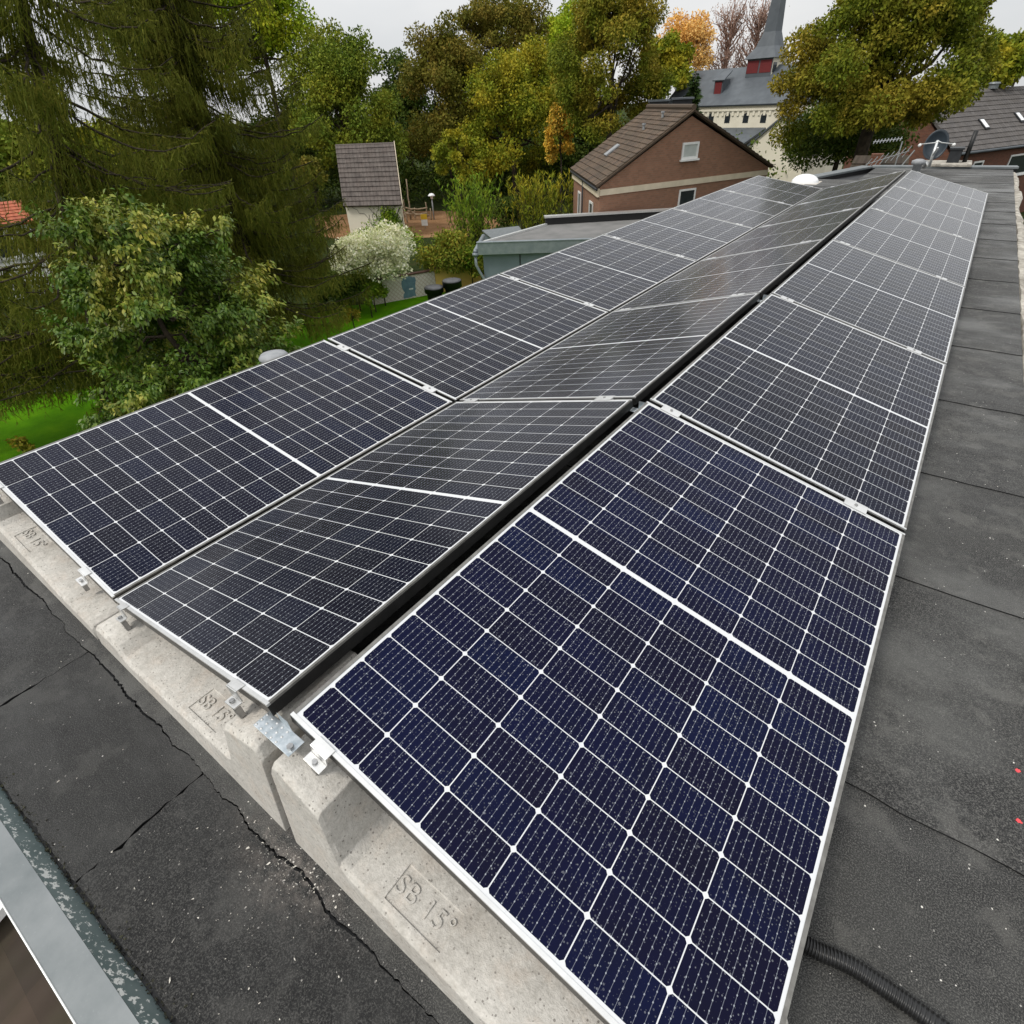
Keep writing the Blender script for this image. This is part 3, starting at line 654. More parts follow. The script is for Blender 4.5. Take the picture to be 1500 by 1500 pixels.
# ------------------------------------------------------------------ vegetation
def fast_mesh(name, verts, nq, k, mat, parent=None, smooth=False):
    """verts: (nq*k,3): nq faces of k corners each"""
    me = bpy.data.meshes.new(name); nv = len(verts)
    me.vertices.add(nv); me.vertices.foreach_set('co', np.ascontiguousarray(verts, np.float32).ravel())
    me.loops.add(nq*k); me.loops.foreach_set('vertex_index', np.arange(nq*k, dtype=np.int32))
    me.polygons.add(nq); me.polygons.foreach_set('loop_start', np.arange(0, nq*k, k, dtype=np.int32)); me.polygons.foreach_set('loop_total', np.full(nq, k, dtype=np.int32))
    me.materials.append(mat); me.update(); me.validate()
    o = bpy.data.objects.new(name, me); COL.objects.link(o)
    if parent is not None: o.parent = parent
    return o
def nrm(a): return a/np.maximum(np.linalg.norm(a, axis=1, keepdims=True), 1e-9)
def rhombs(P, T, size, wid, rng, curl=.0):
    """leaf shaped quads at P pointing along T"""
    n = len(P); T = nrm(T); B = nrm(np.cross(T, rng.normal(0, 1, (n, 3)))); s = size[:, None]; w = (size*wid)[:, None]
    Nn = np.cross(T, B)
    a = P; b = P+T*s*.45+B*w*.5+Nn*s*curl; c = P+T*s; d = P+T*s*.45-B*w*.5+Nn*s*curl
    return np.stack([a, b, c, d], 1).reshape(-1, 3)
def strips(A, B, w0, w1, rng):
    n = len(A); S = nrm(np.cross(B-A, rng.normal(0, 1, (n, 3))))
    return np.stack([A-S*w0[:, None], A+S*w0[:, None], B+S*w1[:, None], B-S*w1[:, None]], 1).reshape(-1, 3)
def m_leaf(name, cols, alt=None, nscale=.5, trans=.16, rough=.7, thr=(.45, .6), spec=.12, boost=(2.3, 2.15, .95)):
    m = bpy.data.materials.new(name); m.use_nodes = True; t = m.node_tree; t.nodes.clear()
    out = N(t, 'ShaderNodeOutputMaterial'); b = N(t, 'ShaderNodeBsdfPrincipled'); tr = N(t, 'ShaderNodeBsdfTranslucent'); mix = N(t, 'ShaderNodeMixShader')
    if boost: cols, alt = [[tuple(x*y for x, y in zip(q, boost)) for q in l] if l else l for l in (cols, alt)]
    g = N(t, 'ShaderNodeNewGeometry'); r = g.outputs['Random Per Island']
    n = len(cols); c = ramp(t, r, [((i+.5)/n, q) for i, q in enumerate(cols)])
    if alt:
        c2 = ramp(t, r, [((i+.5)/len(alt), q) for i, q in enumerate(alt)])
        f = noise(t, nscale, 4, .6, N(t, 'ShaderNodeTexCoord').outputs['Object'])
        c = mixc(t, ramp(t, f, [(thr[0], (0, 0, 0)), (thr[1], (1, 1, 1))]), c, c2)
    t.links.new(c, b.inputs['Base Color']); t.links.new(c, tr.inputs[0])
    setin(b, 'Roughness', rough); setin(b, 'Specular IOR Level', spec); mix.inputs[0].default_value = trans
    t.links.new(b.outputs[0], mix.inputs[1]); t.links.new(tr.outputs[0], mix.inputs[2]); t.links.new(mix.outputs[0], out.inputs[0]); return m
LF = {
 'green':  m_leaf('leaf_green', [(.035, .06, .012), (.055, .085, .02), (.08, .105, .025)], [(.10, .115, .022), (.13, .13, .03), (.07, .10, .02)], .35),
 'lime':   m_leaf('leaf_lime', [(.10, .16, .015), (.15, .20, .02), (.08, .14, .015)], [(.20, .21, .03), (.12, .16, .02)], .4),
 'olive':  m_leaf('leaf_olive', [(.058, .078, .014), (.085, .10, .018), (.042, .062, .013)], [(.125, .105, .025), (.085, .083, .02), (.15, .12, .032)], .45),
 'brown':  m_leaf('leaf_brown', [(.058, .062, .018), (.075, .072, .022), (.045, .056, .016)], [(.10, .078, .028), (.07, .066, .022)], .45),
 'yolive': m_leaf('leaf_yellow_olive', [(.075, .098, .015), (.105, .122, .018), (.052, .077, .014)], [(.165, .145, .022), (.12, .115, .02)], .5),
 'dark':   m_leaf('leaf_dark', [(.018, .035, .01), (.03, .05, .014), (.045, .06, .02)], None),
 'gold':   m_leaf('leaf_gold', [(.75, .45, .05), (.66, .38, .04), (.5, .36, .05)], [(.8, .5, .08), (.3, .27, .04)], .5, boost=None),
 'orange': m_leaf('leaf_orange', [(.75, .42, .10), (.80, .50, .16), (.62, .32, .07)], [(.85, .60, .24), (.70, .42, .12)], .2, boost=None),
 'pink':   m_leaf('leaf_pinkish', [(.38, .25, .2), (.30, .19, .14), (.42, .30, .24)], None, boost=None),
 'fresh':  m_leaf('leaf_fresh', [(.05, .10, .015), (.09, .145, .025), (.035, .075, .015)], [(.13, .165, .03), (.07, .11, .02)], 1.2),
 'mixed':  m_leaf('leaf_mixed', [(.05, .08, .015), (.08, .10, .025), (.11, .105, .03), (.04, .065, .02)], [(.09, .12, .03), (.13, .11, .03)], 1.0),
 'yellow': m_leaf('leaf_yellow', [(.30, .24, .02), (.22, .21, .02), (.36, .26, .03)], [(.14, .18, .02), (.25, .22, .03)], 1.5, boost=None),
 'cream':  m_leaf('blossom_cream', [(.82, .78, .55), (.88, .85, .66), (.45, .52, .2), (.9, .88, .74)], [(.30, .38, .1), (.82, .78, .55), (.5, .52, .25)], 1.6, .2, boost=None, thr=(.5, .62)),
 'cherry': m_leaf('leaf_cherry', [(.026, .055, .010), (.045, .08, .014), (.07, .098, .024), (.036, .065, .013)], [(.12, .13, .032), (.09, .11, .024), (.19, .17, .05), (.24, .21, .08)], .85, .15, .45, (.49, .66), .3, (2.0, 2.05, 1.0)),
 'spruce': m_leaf('spruce_needles', [(.032, .041, .011), (.05, .056, .014), (.07, .07, .018)], [(.085, .078, .022), (.06, .064, .016), (.045, .055, .013)], .6, .15, .8, boost=(2.15, 2.15, 1.15), spec=.1),
 'fir':    m_leaf('fir_needles', [(.012, .026, .014), (.02, .035, .018)], None, .5, .1),
}
MAT['bark'] = simple('tree_bark', (.065, .05, .035), (.03, .024, .018), .95, 0, 6, .03, .2)
MAT['bark_grey'] = simple('grey_bark', (.16, .14, .11), (.09, .075, .06), .95, 0, 6, .03, .2)
MAT['twig_pink'] = simple('pinkish_twigs', (.34, .22, .17), (.24, .15, .12), .9, 0, 6, 0, .2)

def blobs_in(rng, C, rx, rz, n, rb=(.22, .36), shell=.5):
    d = nrm(rng.normal(0, 1, (n, 3))); d[:, 2] = np.where(d[:, 2] < -.55, -d[:, 2], d[:, 2])
    k = shell+(1-shell)*rng.random(n)**.6
    r = rng.uniform(*rb, n)*rx
    wob = .82+.32*rng.random(n)
    c = C+d*np.array([rx, rx, rz])*(k*wob*(1-.55*rb[0]))[:, None]
    return c, r
def leaf_cloud(rng, c, r, n, squash=.8, power=2.0):
    w = r**2; i = rng.choice(len(c), n, p=w/w.sum())
    d = nrm(rng.normal(0, 1, (n, 3))); k = rng.random(n)**(1/power)
    p = c[i]+d*np.array([1, 1, squash])*(r[i]*k)[:, None]
    return p, d, i
def limb(m, A, B, r0, r1, rng, sag=.12, n=6, sides=6):
    A = np.asarray(A, float); B = np.asarray(B, float); L_ = np.linalg.norm(B-A)
    off = rng.normal(0, abs(sag)*.35, (n+1, 3))*L_; off[0] = off[-1] = 0
    pts = [A+(B-A)*i/n+off[i]*math.sin(math.pi*i/n)+np.array([0, 0, -sag*L_*math.sin(math.pi*i/n)*.5]) for i in range(n+1)]
    m.tube(pts, [r0+(r1-r0)*i/n for i in range(n+1)], sides); return pts
def tree(name, label, C, rx, rz, leaf, nleaf, lsize, nblob=46, seed=0, zbase=None, trunk_r=None, bark='bark', cat='tree', group=None, rb=(.22, .36), nlimb=16, wid=.62, cw=.35, power=2.0, lean=0, shell=.5, split=.35):
    rng = np.random.default_rng(seed); C = np.asarray(C, float); zb = ZG if zbase is None else zbase
    root = empty(name, (C[0], C[1], zb), label, cat, group); O = np.array([C[0], C[1], zb])
    c, r = blobs_in(rng, C-O, rx, rz, nblob, rb, shell)
    c[:, 2] = np.maximum(c[:, 2], .25+r*.4)
    p, d, i = leaf_cloud(rng, c, r, nleaf, .8, power)
    T = d*.6+rng.normal(0, .6, (nleaf, 3)); T[:, 2] -= cw
    s = rng.uniform(.65, 1.25, nleaf)*lsize
    fast_mesh('crown', rhombs(p, T, s, wid, rng, .06), nleaf, 4, LF[leaf], root)
    m = MB(); h = (C-O)[2]; tr = trunk_r or max(.06, rx*.055)
    fork = np.array([lean, 0, max(.3, h-rz*split)])
    limb(m, (0, 0, -.1), fork, tr, tr*.7, rng, .03, 5, 9)
    top = limb(m, fork, (lean*1.5, 0, h+rz*.6), tr*.7, tr*.12, rng, .06, 6, 7)
    for k in range(nlimb):
        j = int(rng.integers(nblob)); st = np.asarray(top[int(rng.integers(0, 4))])
        pp = limb(m, st, c[j], tr*.42, tr*.07, rng, .10, 6, 6)
        for q in range(3):
            e_ = c[j]+nrm(rng.normal(0, 1, (1, 3)))[0]*r[j]*.9; limb(m, pp[int(rng.integers(3, 6))], e_, tr*.14, tr*.03, rng, .08, 3, 4)
    m.build('trunk', MAT[bark], root, True)
    return root
def ptree(name, label, px, py, D, rpx, rpy, leaf, nleaf, lsize, **kw):
    C = at(px, py, D); k = mpp(C); return tree(name, label, C, rpx*k, rpy*k, leaf, nleaf, lsize, **kw)

G_ = 'autumn trees in the park beyond the gardens'
ptree('broadleaf_tree', 'broad green tree rising directly behind the narrow tiled shed', 512, 182, 60, 90, 104, 'green', 48000, 0.24, seed=1, nblob=80, rb=(.17, .30), group=G_)
ptree('broadleaf_tree', 'bright yellow-green tree top at the left, just behind the drooping spruce', 378, 40, 66, 80, 95, 'lime', 30000, 0.28, seed=2, nblob=60, group=G_)
ptree('broadleaf_tree', 'tall green tree mostly hidden behind the drooping spruce', 270, 60, 68, 90, 120, 'lime', 14000, 0.34, seed=3, group=G_)
ptree('broadleaf_tree', 'dark brownish-green tree right of the broad green one, left of the tallest crown', 655, 175, 66, 66, 115, 'brown', 40000, 0.25, seed=4, nblob=60, group=G_)
ptree('broadleaf_tree', 'tall thin-leaved brownish crown, highest in the middle of the tree line', 735, 80, 74, 78, 78, 'brown', 34000, 0.24, seed=5, nblob=70, rb=(.14, .26), group=G_)
ptree('broadleaf_tree', 'yellowing olive tree in front of the tallest brownish crown', 752, 190, 62, 92, 105, 'yolive', 52000, 0.24, seed=6, nblob=80, rb=(.17, .30), group=G_)
ptree('broadleaf_tree', 'bright green tree top between the tallest crown and the big olive tree', 838, 100, 84, 55, 85, 'lime', 26000, 0.3, seed=7, group=G_)
ptree('broadleaf_tree', 'big olive-brown tree standing left of and behind the brick house', 897, 122, 46, 92, 122, 'olive', 60000, 0.17, seed=8, nblob=95, rb=(.15, .27), group=G_)
ptree('broadleaf_tree', 'small golden-leaved tree left of the brick house roof', 822, 208, 48, 24, 46, 'gold', 5000, 0.2, seed=9, nblob=26, group=G_)
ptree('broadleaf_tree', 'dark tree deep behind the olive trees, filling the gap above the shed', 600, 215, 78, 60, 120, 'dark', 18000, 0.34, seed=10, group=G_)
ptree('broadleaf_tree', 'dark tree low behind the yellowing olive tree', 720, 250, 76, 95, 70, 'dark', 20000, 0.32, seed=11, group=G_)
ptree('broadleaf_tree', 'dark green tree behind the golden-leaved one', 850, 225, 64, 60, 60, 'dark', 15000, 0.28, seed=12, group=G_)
ptree('broadleaf_tree', 'dark tree behind the shed and the spruce, at the foot of the woodland', 450, 230, 70, 80, 80, 'dark', 15000, 0.32, seed=14, group=G_)
ptree('broadleaf_tree', 'orange autumn tree left of the church spire', 1002, 80, 92, 47, 48, 'orange', 8000, .3, seed=15, nblob=44, trunk_r=.3, group=G_, bark='bark_grey')
ptree('broadleaf_tree', 'green-yellow tree touching the orange autumn tree', 968, 108, 84, 48, 46, 'yolive', 14000, .36, seed=16, group=G_)
ptree('broadleaf_tree', 'broad tree on the right hiding the church, trunk dark between its branches', 1297, 105, 31, 138, 138, 'olive', 115000, 0.125, seed=17, nblob=110, rb=(.13, .24), trunk_r=.34, nlimb=26, group=G_)
ptree('broadleaf_tree', 'pale olive tree low at the far right behind the grey tiled roof', 1455, 100, 60, 45, 36, 'yolive', 8000, .3, seed=18, group=G_)
ptree('broadleaf_tree', 'darkest small tree at the far right edge above the grey tiled roof', 1500, 85, 74, 40, 32, 'green', 7000, .34, seed=19, group=G_)
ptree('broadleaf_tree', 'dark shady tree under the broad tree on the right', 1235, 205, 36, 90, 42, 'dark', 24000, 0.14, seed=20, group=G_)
ptree('broadleaf_tree', 'dull green tree far behind the sparse spruce at the left', 40, 238, 70, 90, 50, 'green', 16000, .36, seed=40, group=G_)
ptree('broadleaf_tree', 'olive tree far behind the gap between the two spruces', 160, 240, 74, 85, 52, 'yolive', 16000, .36, seed=41, group=G_)
# two nearly bare pinkish trees far off beside the spire
for i, (px, D, lab) in enumerate(((1068, 96, 'nearly bare pinkish tree between the orange tree and the spire, left one'), (1108, 99, 'nearly bare pinkish tree touching the church spire'))):
    rng = np.random.default_rng(60+i); C = at(px, 60, D); k = mpp(C); root = empty('bare_tree', (C[0], C[1], ZG), lab, 'tree', G_)
    H = C[2]+46*k-ZG; m = MB(); limb(m, (0, 0, 0), (0, 0, H), .42, .05, rng, .03, 8, 7); pts = []
    for q in range(60):
        z0 = H*rng.uniform(.38, .85); a = rng.uniform(0, 6.28); L_ = rng.uniform(.18, .5)*H*.42*(1.1-.6*(z0/H)); e_ = np.array([math.cos(a)*L_*.95, math.sin(a)*L_*.95, z0+L_*1.1]); e_[2] = min(e_[2], H*1.02)
        pp = limb(m, (0, 0, z0), e_, .11, .04, rng, -.1, 5, 4)
        for w_ in range(5):
            b0 = np.asarray(pp[int(rng.integers(1, 6))]); e2 = b0+np.array([rng.normal(0, .7), rng.normal(0, .7), rng.uniform(.6, 2.0)]); limb(m, b0, e2, .045, .02, rng, .05, 2, 3); pts.append((b0+e2)/2); pts.append(e2)
    m.build('trunk', MAT['twig_pink'], root, True)
    pts = np.array(pts); j = rng.integers(0, len(pts), 1900); P = pts[j]+rng.normal(0, .38, (1900, 3))
    fast_mesh('crown', rhombs(P, rng.normal(0, 1, (1900, 3)), rng.uniform(.12, .26, 1900), .6, rng), 1900, 4, LF['pink'], root)
# understory of the park
rng = np.random.default_rng(77); PP = []
for px in np.linspace(-80, 1130, 110):
    for q in range(2): PP.append(at(px+rng.uniform(-8, 8), 200, rng.uniform(66, 84))[:2])
PP = np.array(PP); j = rng.integers(0, len(PP), 26000); hh = 1.0+3.6*np.abs(np.sin(np.arange(len(PP))*1.7))
P = np.column_stack([PP[j]+rng.normal(0, 1.3, (26000, 2)), ZG+rng.random(26000)*hh[j]])
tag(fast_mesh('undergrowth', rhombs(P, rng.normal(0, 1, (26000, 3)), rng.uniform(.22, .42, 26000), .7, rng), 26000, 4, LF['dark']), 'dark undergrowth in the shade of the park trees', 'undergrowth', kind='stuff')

# young broadleaf with big drooping leaves in the garden below
def cherry():
    rng = np.random.default_rng(5); C = at(264, 470, 11.2); k = mpp(C); rx, rz = 150*k, 150*k
    root = empty('garden_tree', (C[0], C[1], ZG), 'bushy garden tree with large drooping green and straw-coloured leaves, left of the panels', 'tree'); O = np.array([C[0], C[1], ZG]); c0 = C-O
    m = MB(); twig = []; tdir = []
    limb(m, (0, 0, -.05), (0, 0, c0[2]-rz*.6), .10, .07, rng, .04, 5, 8)
    lead = limb(m, (0, 0, c0[2]-rz*.75), (-RT[0]*.7, -RT[1]*.7, c0[2]+rz*1.02), .07, .012, rng, .05, 8, 6)
    for q in range(92):
        z0 = rng.uniform(0, 1) if q < 64 else rng.uniform(0, .3); st = np.asarray(lead[min(7, int(z0*8))]); a = rng.uniform(0, 6.283)
        prof = math.sqrt(max(.03, 1-((z0-.32)/.75)**2)) if z0 > .1 else .9
        R_ = rx*prof*rng.uniform(.55, 1.08); tip = np.array([math.cos(a)*R_, math.sin(a)*R_, st[2]+(rng.uniform(-.25, .45)*R_*.55 if q < 64 else rng.uniform(-.75, .1)*R_*.6)])
        pp = limb(m, st, tip, .024, .005, rng, .16, 8, 5)
        for w_ in range(9):
            b0 = np.asarray(pp[int(rng.integers(3, 9))]); d = unit(tip-st)*.7+rng.normal(0, .55, 3); d[2] += .15; e2 = b0+unit(d)*rng.uniform(.18, .62)*(.6+.4*prof)
            limb(m, b0, e2, .006, .002, rng, .1, 3, 3)
            for t_ in np.linspace(.15, 1.0, 6): twig.append(b0+(e2-b0)*t_+rng.normal(0, .02, 3)); tdir.append(unit(e2-b0))
        for t_ in range(3, 9): twig.append(np.asarray(pp[t_])); tdir.append(unit(tip-st))
    m.build('trunk', MAT['bark'], root, True)
    twig = np.array(twig); tdir = np.array(tdir); n = 84000; j = rng.integers(0, len(twig), n)
    P = twig[j]+rng.normal(0, .045, (n, 3)); P = P[P[:, 2] > .3]; j = j[:len(P)]; n = len(P)
    T = tdir[j]*.55+rng.normal(0, .45, (n, 3)); T[:, 2] -= .62; T = nrm(T); s = rng.uniform(.055, .112, n)
    B = nrm(np.cross(T, np.array([0, 0, 1.])+rng.normal(0, .35, (n, 3)))); U = np.cross(B, T); U *= np.sign(U[:, 2:3]+1e-6)
    S = s[:, None]; w = S*.23
    # two-part folded leaves: left half and right half share the midrib
    a = P; tip = P+T*S-U*S*.10; mid = P+T*S*.45; l1 = mid+B*w+U*S*.07; r1 = mid-B*w+U*S*.07; mid2 = P+T*S*.75; l2 = mid2+B*w*.72; r2 = mid2-B*w*.72
    V = np.stack([a, l1, l2, tip, r2, r1], 1).reshape(-1, 3)
    fast_mesh('crown', V, n, 6, LF['cherry'], root)
cherry()

# drooping spruces
def spruce(label, px, py, D, H, Lmax, z0, seed, dens=1.0, zfull=9.5, gap=.5, nper=6, trunk=.24, lean=0):
    rng = np.random.default_rng(seed); B0 = at(px, py, D); root = empty('spruce_tree', (B0[0], B0[1], ZG), label, 'tree')
    if lean: root.rotation_mode = 'AXIS_ANGLE'; root.rotation_axis_angle = (rad(lean), FW[0], FW[1], 0)
    m = MB(); limb(m, (0, 0, -.1), (0, 0, H), trunk, .02, rng, .008, 10, 10)
    A_, B_, W0, W1 = [], [], [], []
    z = z0
    while z < H-.4:
        fr = (z-z0)/(H-z0); hi = z > zfull
        for q in range(nper):
            a = rng.uniform(0, 6.283); L_ = Lmax*(1-fr)**.75*rng.uniform(.62, 1.1)+.3; zb = z+rng.uniform(-.2, .2)
            u = np.array([math.cos(a), math.sin(a), 0]); n = 10
            tt = np.linspace(0, 1, n+1); droop = rng.uniform(.20, .42)
            pts = [np.array([0, 0, zb])+u*L_*t_+np.array([0, 0, L_*(-droop*1.5*t_*(1-.5*t_)+.42*droop*t_**3*1.5)])+rng.normal(0, .03, 3)*(t_ > 0) for t_ in tt]
            m.tube(pts, [.036*(1-.8*t_)*(L_/Lmax)**.6+.006 for t_ in tt], 4, 0, False)
            side = np.cross(u, (0, 0, 1)); pa = np.array(pts)
            nt = int(L_*(9 if hi else 34)*dens)
            tq = rng.uniform(.03, 1, nt); ix = np.minimum((tq*n).astype(int), n-1); fx = tq*n-ix
            base = pa[ix]*(1-fx)[:, None]+pa[ix+1]*fx[:, None]
            sw = (rng.uniform(-1, 1, nt)*(.42*(1-.5*tq)+.05))[:, None]*side
            base = base+sw; base[:, 2] -= np.abs(sw).sum(1)*.25
            ln = rng.uniform(.22, .95, nt)*(1-.55*tq**2)
            e_ = base+np.column_stack([rng.normal(0, .07, nt)+u[0]*ln*.12, rng.normal(0, .07, nt)+u[1]*ln*.12, -ln])
            if hi: A_.append(base); B_.append(e_); W0.append(np.full(nt, .07)); W1.append(np.full(nt, .02)); continue
            A_.append(base); B_.append(e_); W0.append(rng.uniform(.009, .017, nt)); W1.append(np.full(nt, .004))
            # side sprays off each hanging twig, and short sprays along the branch
            for rep_ in range(6):
                k = rng.uniform(.02, .95, nt)[:, None]; s0 = base+(e_-base)*k; l2 = rng.uniform(.05, .15, nt)
                A_.append(s0); B_.append(s0+np.column_stack([rng.normal(0, .6, nt), rng.normal(0, .6, nt), -rng.uniform(.5, 1.3, nt)])*l2[:, None]); W0.append(rng.uniform(.008, .015, nt)); W1.append(np.full(nt, .003))
            s0 = pa[ix]*(1-fx)[:, None]+pa[ix+1]*fx[:, None]; l2 = rng.uniform(.07, .2, nt); sg = np.where(rng.random(nt) < .5, -1, 1)[:, None]
            A_.append(s0); B_.append(s0+(side*sg*.9+u*.7+rng.normal(0, .25, (nt, 3))+np.array([0, 0, -.05]))*l2[:, None]); W0.append(rng.uniform(.010, .018, nt)); W1.append(np.full(nt, .004))
        z += gap*(1.7 if hi else 1)*rng.uniform(.7, 1.25)
    m.build('trunk', MAT['bark'], root, True)
    A_, B_, W0, W1 = np.concatenate(A_), np.concatenate(B_), np.concatenate(W0), np.concatenate(W1)
    fast_mesh('crown', strips(A_, B_, W0, W1, rng), len(A_), 4, LF['spruce'], root)
spruce('dense drooping spruce with curtains of hanging twigs, right of the sparse one', 322, 250, 24.5, 24, 4.3, 2.0, 31, 1.1, 14.5, .42, 7)
spruce('sparse spruce at the left photo edge, sky showing between its branches', 62, 420, 20.5, 23, 4.6, 2.0, 32, .9, 14.0, .72, 6, .2, 15)
spruce('low dark spruce boughs under the sparse spruce, beside the garden tree', -230, 430, 22, 7.2, 5.6, 3.0, 33, 1.0, 9, .42, 6, .13)

# small dark conifer before the church
def cone(label, px, pytop, pybot, D, leaf='fir', n=9000, wr=.27):
    rng = np.random.default_rng(9); T = at(px, pytop, D); Bm = at(px, pybot, D); H = T[2]-ZG; root = empty('conifer', (T[0], T[1], ZG), label, 'tree')
    m = MB(); limb(m, (0, 0, 0), (0, 0, H), .16, .02, rng, .01, 4, 6); m.build('trunk', MAT['bark'], root, True)
    z = H*(1-rng.random(n)**.6*.95); a = rng.uniform(0, 6.283, n); ring = .6+.4*np.sin(z*6.5)
    R_ = (H-z)*wr*rng.random(n)**.45*ring; P = np.column_stack([np.cos(a)*R_, np.sin(a)*R_, z-R_*.3])
    TT = np.column_stack([np.cos(a), np.sin(a), np.full(n, -.35)])+rng.normal(0, .35, (n, 3))
    fast_mesh('crown', rhombs(P, TT, rng.uniform(.2, .45, n), .4, rng), n, 4, LF[leaf], root)
cone('small dark pointed conifer behind the ridge of the brick house', 1020, 103, 175, 47)

# shrubs
def shrub(label, px, py, D, rpx, rpy, leaf, n, ls, seed, name='shrub', zmin=None, **kw):
    C = at(px, py, D); k = mpp(C); C = C.copy()
    kw.setdefault('nblob', 26); kw.setdefault('rb', (.26, .45)); kw.setdefault('nlimb', 9)
    return tree(name, label, C, rpx*k, rpy*k, leaf, n, ls, seed=seed, cat='shrub', trunk_r=.035, split=.8, **kw)
def gdist(px, py, z=ZG): p = gnd(px, py, z); return math.hypot(p[0]-CAM[0], p[1]-CAM[1])
def fountain(label, px, pybot, D, hpx, wpx, leaf, n, seed, spread=.35):
    rng = np.random.default_rng(seed); C = at(px, pybot, D); k = mpp(C); H = hpx*k; Wd = wpx*k; root = empty('shrub', (C[0], C[1], ZG), label, 'shrub')
    b = np.column_stack([rng.normal(0, Wd*.3, n), rng.normal(0, Wd*.3, n), np.zeros(n)]); 
    zb = C[2]-ZG; hh = H*rng.uniform(.45, 1.0, n)+zb
    top = b*1.0+np.column_stack([rng.normal(0, Wd*spread, n), rng.normal(0, Wd*spread, n), hh]); m = MB()
    for i in range(n):
        mid = (b[i]+top[i])/2+np.array([0, 0, hh[i]*.1]); m.tube([b[i], mid, top[i]], [.018, .013, .005], 4, 0, False)
    m.build('trunk', MAT['bark'], root)
    q = n*46; j = rng.integers(0, n, q); t_ = rng.uniform(.12, 1, q)[:, None]
    P = b[j]+(top[j]-b[j])*t_+np.column_stack([np.zeros(q), np.zeros(q), hh[j]*.1*4*(t_*(1-t_))[:, 0]])
    T = rng.normal(0, .55, (q, 3)); T[:, 2] = np.abs(T[:, 2])+.5
    fast_mesh('crown', rhombs(P, T, rng.uniform(.16, .34, q), .22, rng), q, 4, LF[leaf], root)
fountain('tall upright fountain-shaped shrub with long green shoots, before the dark woodland', 694, 368, 34, 98, 40, 'fresh', 100, 81)
fountain('broad upright olive shrub left of the brick house', 790, 325, 35, 62, 60, 'yolive', 110, 82, .3)
shrub('dark rounded shrub between the two upright shrubs', 742, 312, 37, 32, 22, 'dark', 4200, .15, 83)
ptree('sapling', 'thin young tree with sparse tiered yellow-green branches behind the fountain-shaped shrub', 672, 240, 42, 36, 48, 'yolive', 4200, .2, seed=84, nblob=24, rb=(.16, .3), trunk_r=.06)
shrub('large cream-flowering climber billowing over the garden wall', 552, 374, 29.2, 58, 29, 'cream', 20000, .13, 85, nblob=60, rb=(.15, .42), cw=.1, shell=.4)
shrub('small cream-flowering lobe at the lower left of the big flowering climber', 512, 375, 28.9, 26, 24, 'cream', 6000, .10, 78, nblob=40, rb=(.2, .4), cw=.1)
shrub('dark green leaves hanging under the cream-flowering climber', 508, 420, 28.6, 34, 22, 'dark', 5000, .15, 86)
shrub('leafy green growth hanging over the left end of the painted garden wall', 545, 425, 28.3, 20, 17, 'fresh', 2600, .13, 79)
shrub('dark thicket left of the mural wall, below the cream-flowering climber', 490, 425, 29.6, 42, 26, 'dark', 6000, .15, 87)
shrub('pale variegated leaves at the foot of the drooping spruce', 455, 400, 27, 22, 30, 'mixed', 2600, .14, 88)
shrub('yellow-green hedge behind the cream-flowering climber, in front of the shed', 560, 358, 33.5, 65, 9, 'fresh', 6000, .14, 89)
shrub('mixed green shrub left of the blue-grey flat building', 655, 372, 31.5, 46, 30, 'mixed', 6500, .15, 90)
shrub('dark green shrub at the corner of the blue-grey flat building', 690, 385, 31, 26, 24, 'fresh', 3600, .14, 91)
shrub('small green shrub leaning on the yellow wall', 705, 396, 30.3, 14, 15, 'mixed', 1300, .13, 92)
shrub('yellow shrub at the right end of the wire fence', 105, 530, 27.5, 28, 22, 'yellow', 3400, .12, 93)
shrub('green hedge plants behind the wire fence, left of the yellow shrub', 40, 545, 28, 52, 20, 'fresh', 5200, .13, 94)
shrub('dark green growth above the hedge plants behind the wire fence', 70, 500, 31, 70, 25, 'dark', 5200, .16, 95)
shrub('sprig of yellowish leaves on the lawn, at the edge of the left panel row', 30, 655, 20.3, 16, 18, 'yellow', 260, .13, 96, nblob=9)
shrub('young yellow-green plant on the lawn near the mural wall', 515, 462, 25.5, 13, 10, 'yellow', 420, .11, 97, nblob=10)
shrub('slender green plant on the lawn, just left of the mural wall', 542, 448, 27.5, 6, 14, 'fresh', 320, .11, 98, nblob=8)
shrub('rusty brown bush in the shade beside the shed', 455, 258, 44, 20, 28, 'brown', 2600, .2, 99)

# ------------------------------------------------------------------ buildings
def m_brick(name, c1, c2, mortar):
    m, t, b, _ = newmat(name); setin(b, 'Roughness', .9); setin(b, 'Specular IOR Level', .2)
    uv = N(t, 'ShaderNodeUVMap'); br = N(t, 'ShaderNodeTexBrick'); setin(br, 'Scale', 1); br.offset = .5
    for k_, v_ in (('Brick Width', .25), ('Row Height', .078), ('Mortar Size', .007), ('Bias', -.1)): setin(br, k_, v_)
    setin(br, 'Color1', (*c1, 1)); setin(br, 'Color2', (*c2, 1)); setin(br, 'Mortar', (*mortar, 1)); t.links.new(uv.outputs[0], br.inputs['Vector'])
    c = mixc(t, ramp(t, noise(t, .9, 5, .65, uv.outputs[0]), [(.35, (0, 0, 0)), (.7, (.35, .35, .35))]), br.outputs[0], tuple(x*.75 for x in c1))
    t.links.new(c, b.inputs['Base Color']); bump(t, b, br.outputs['Fac'], -.4, .01); return m
MAT['brick'] = m_brick('red_brown_brick', (.30, .155, .098), (.22, .118, .076), (.24, .18, .135))
MAT['brick_dark'] = m_brick('dark_red_brick', (.16, .065, .04), (.10, .045, .03), (.13, .10, .08))
MAT['cream'] = simple('cream_render', (.62, .55, .40), (.54, .47, .33), .9, 0, 2, 0, .2)
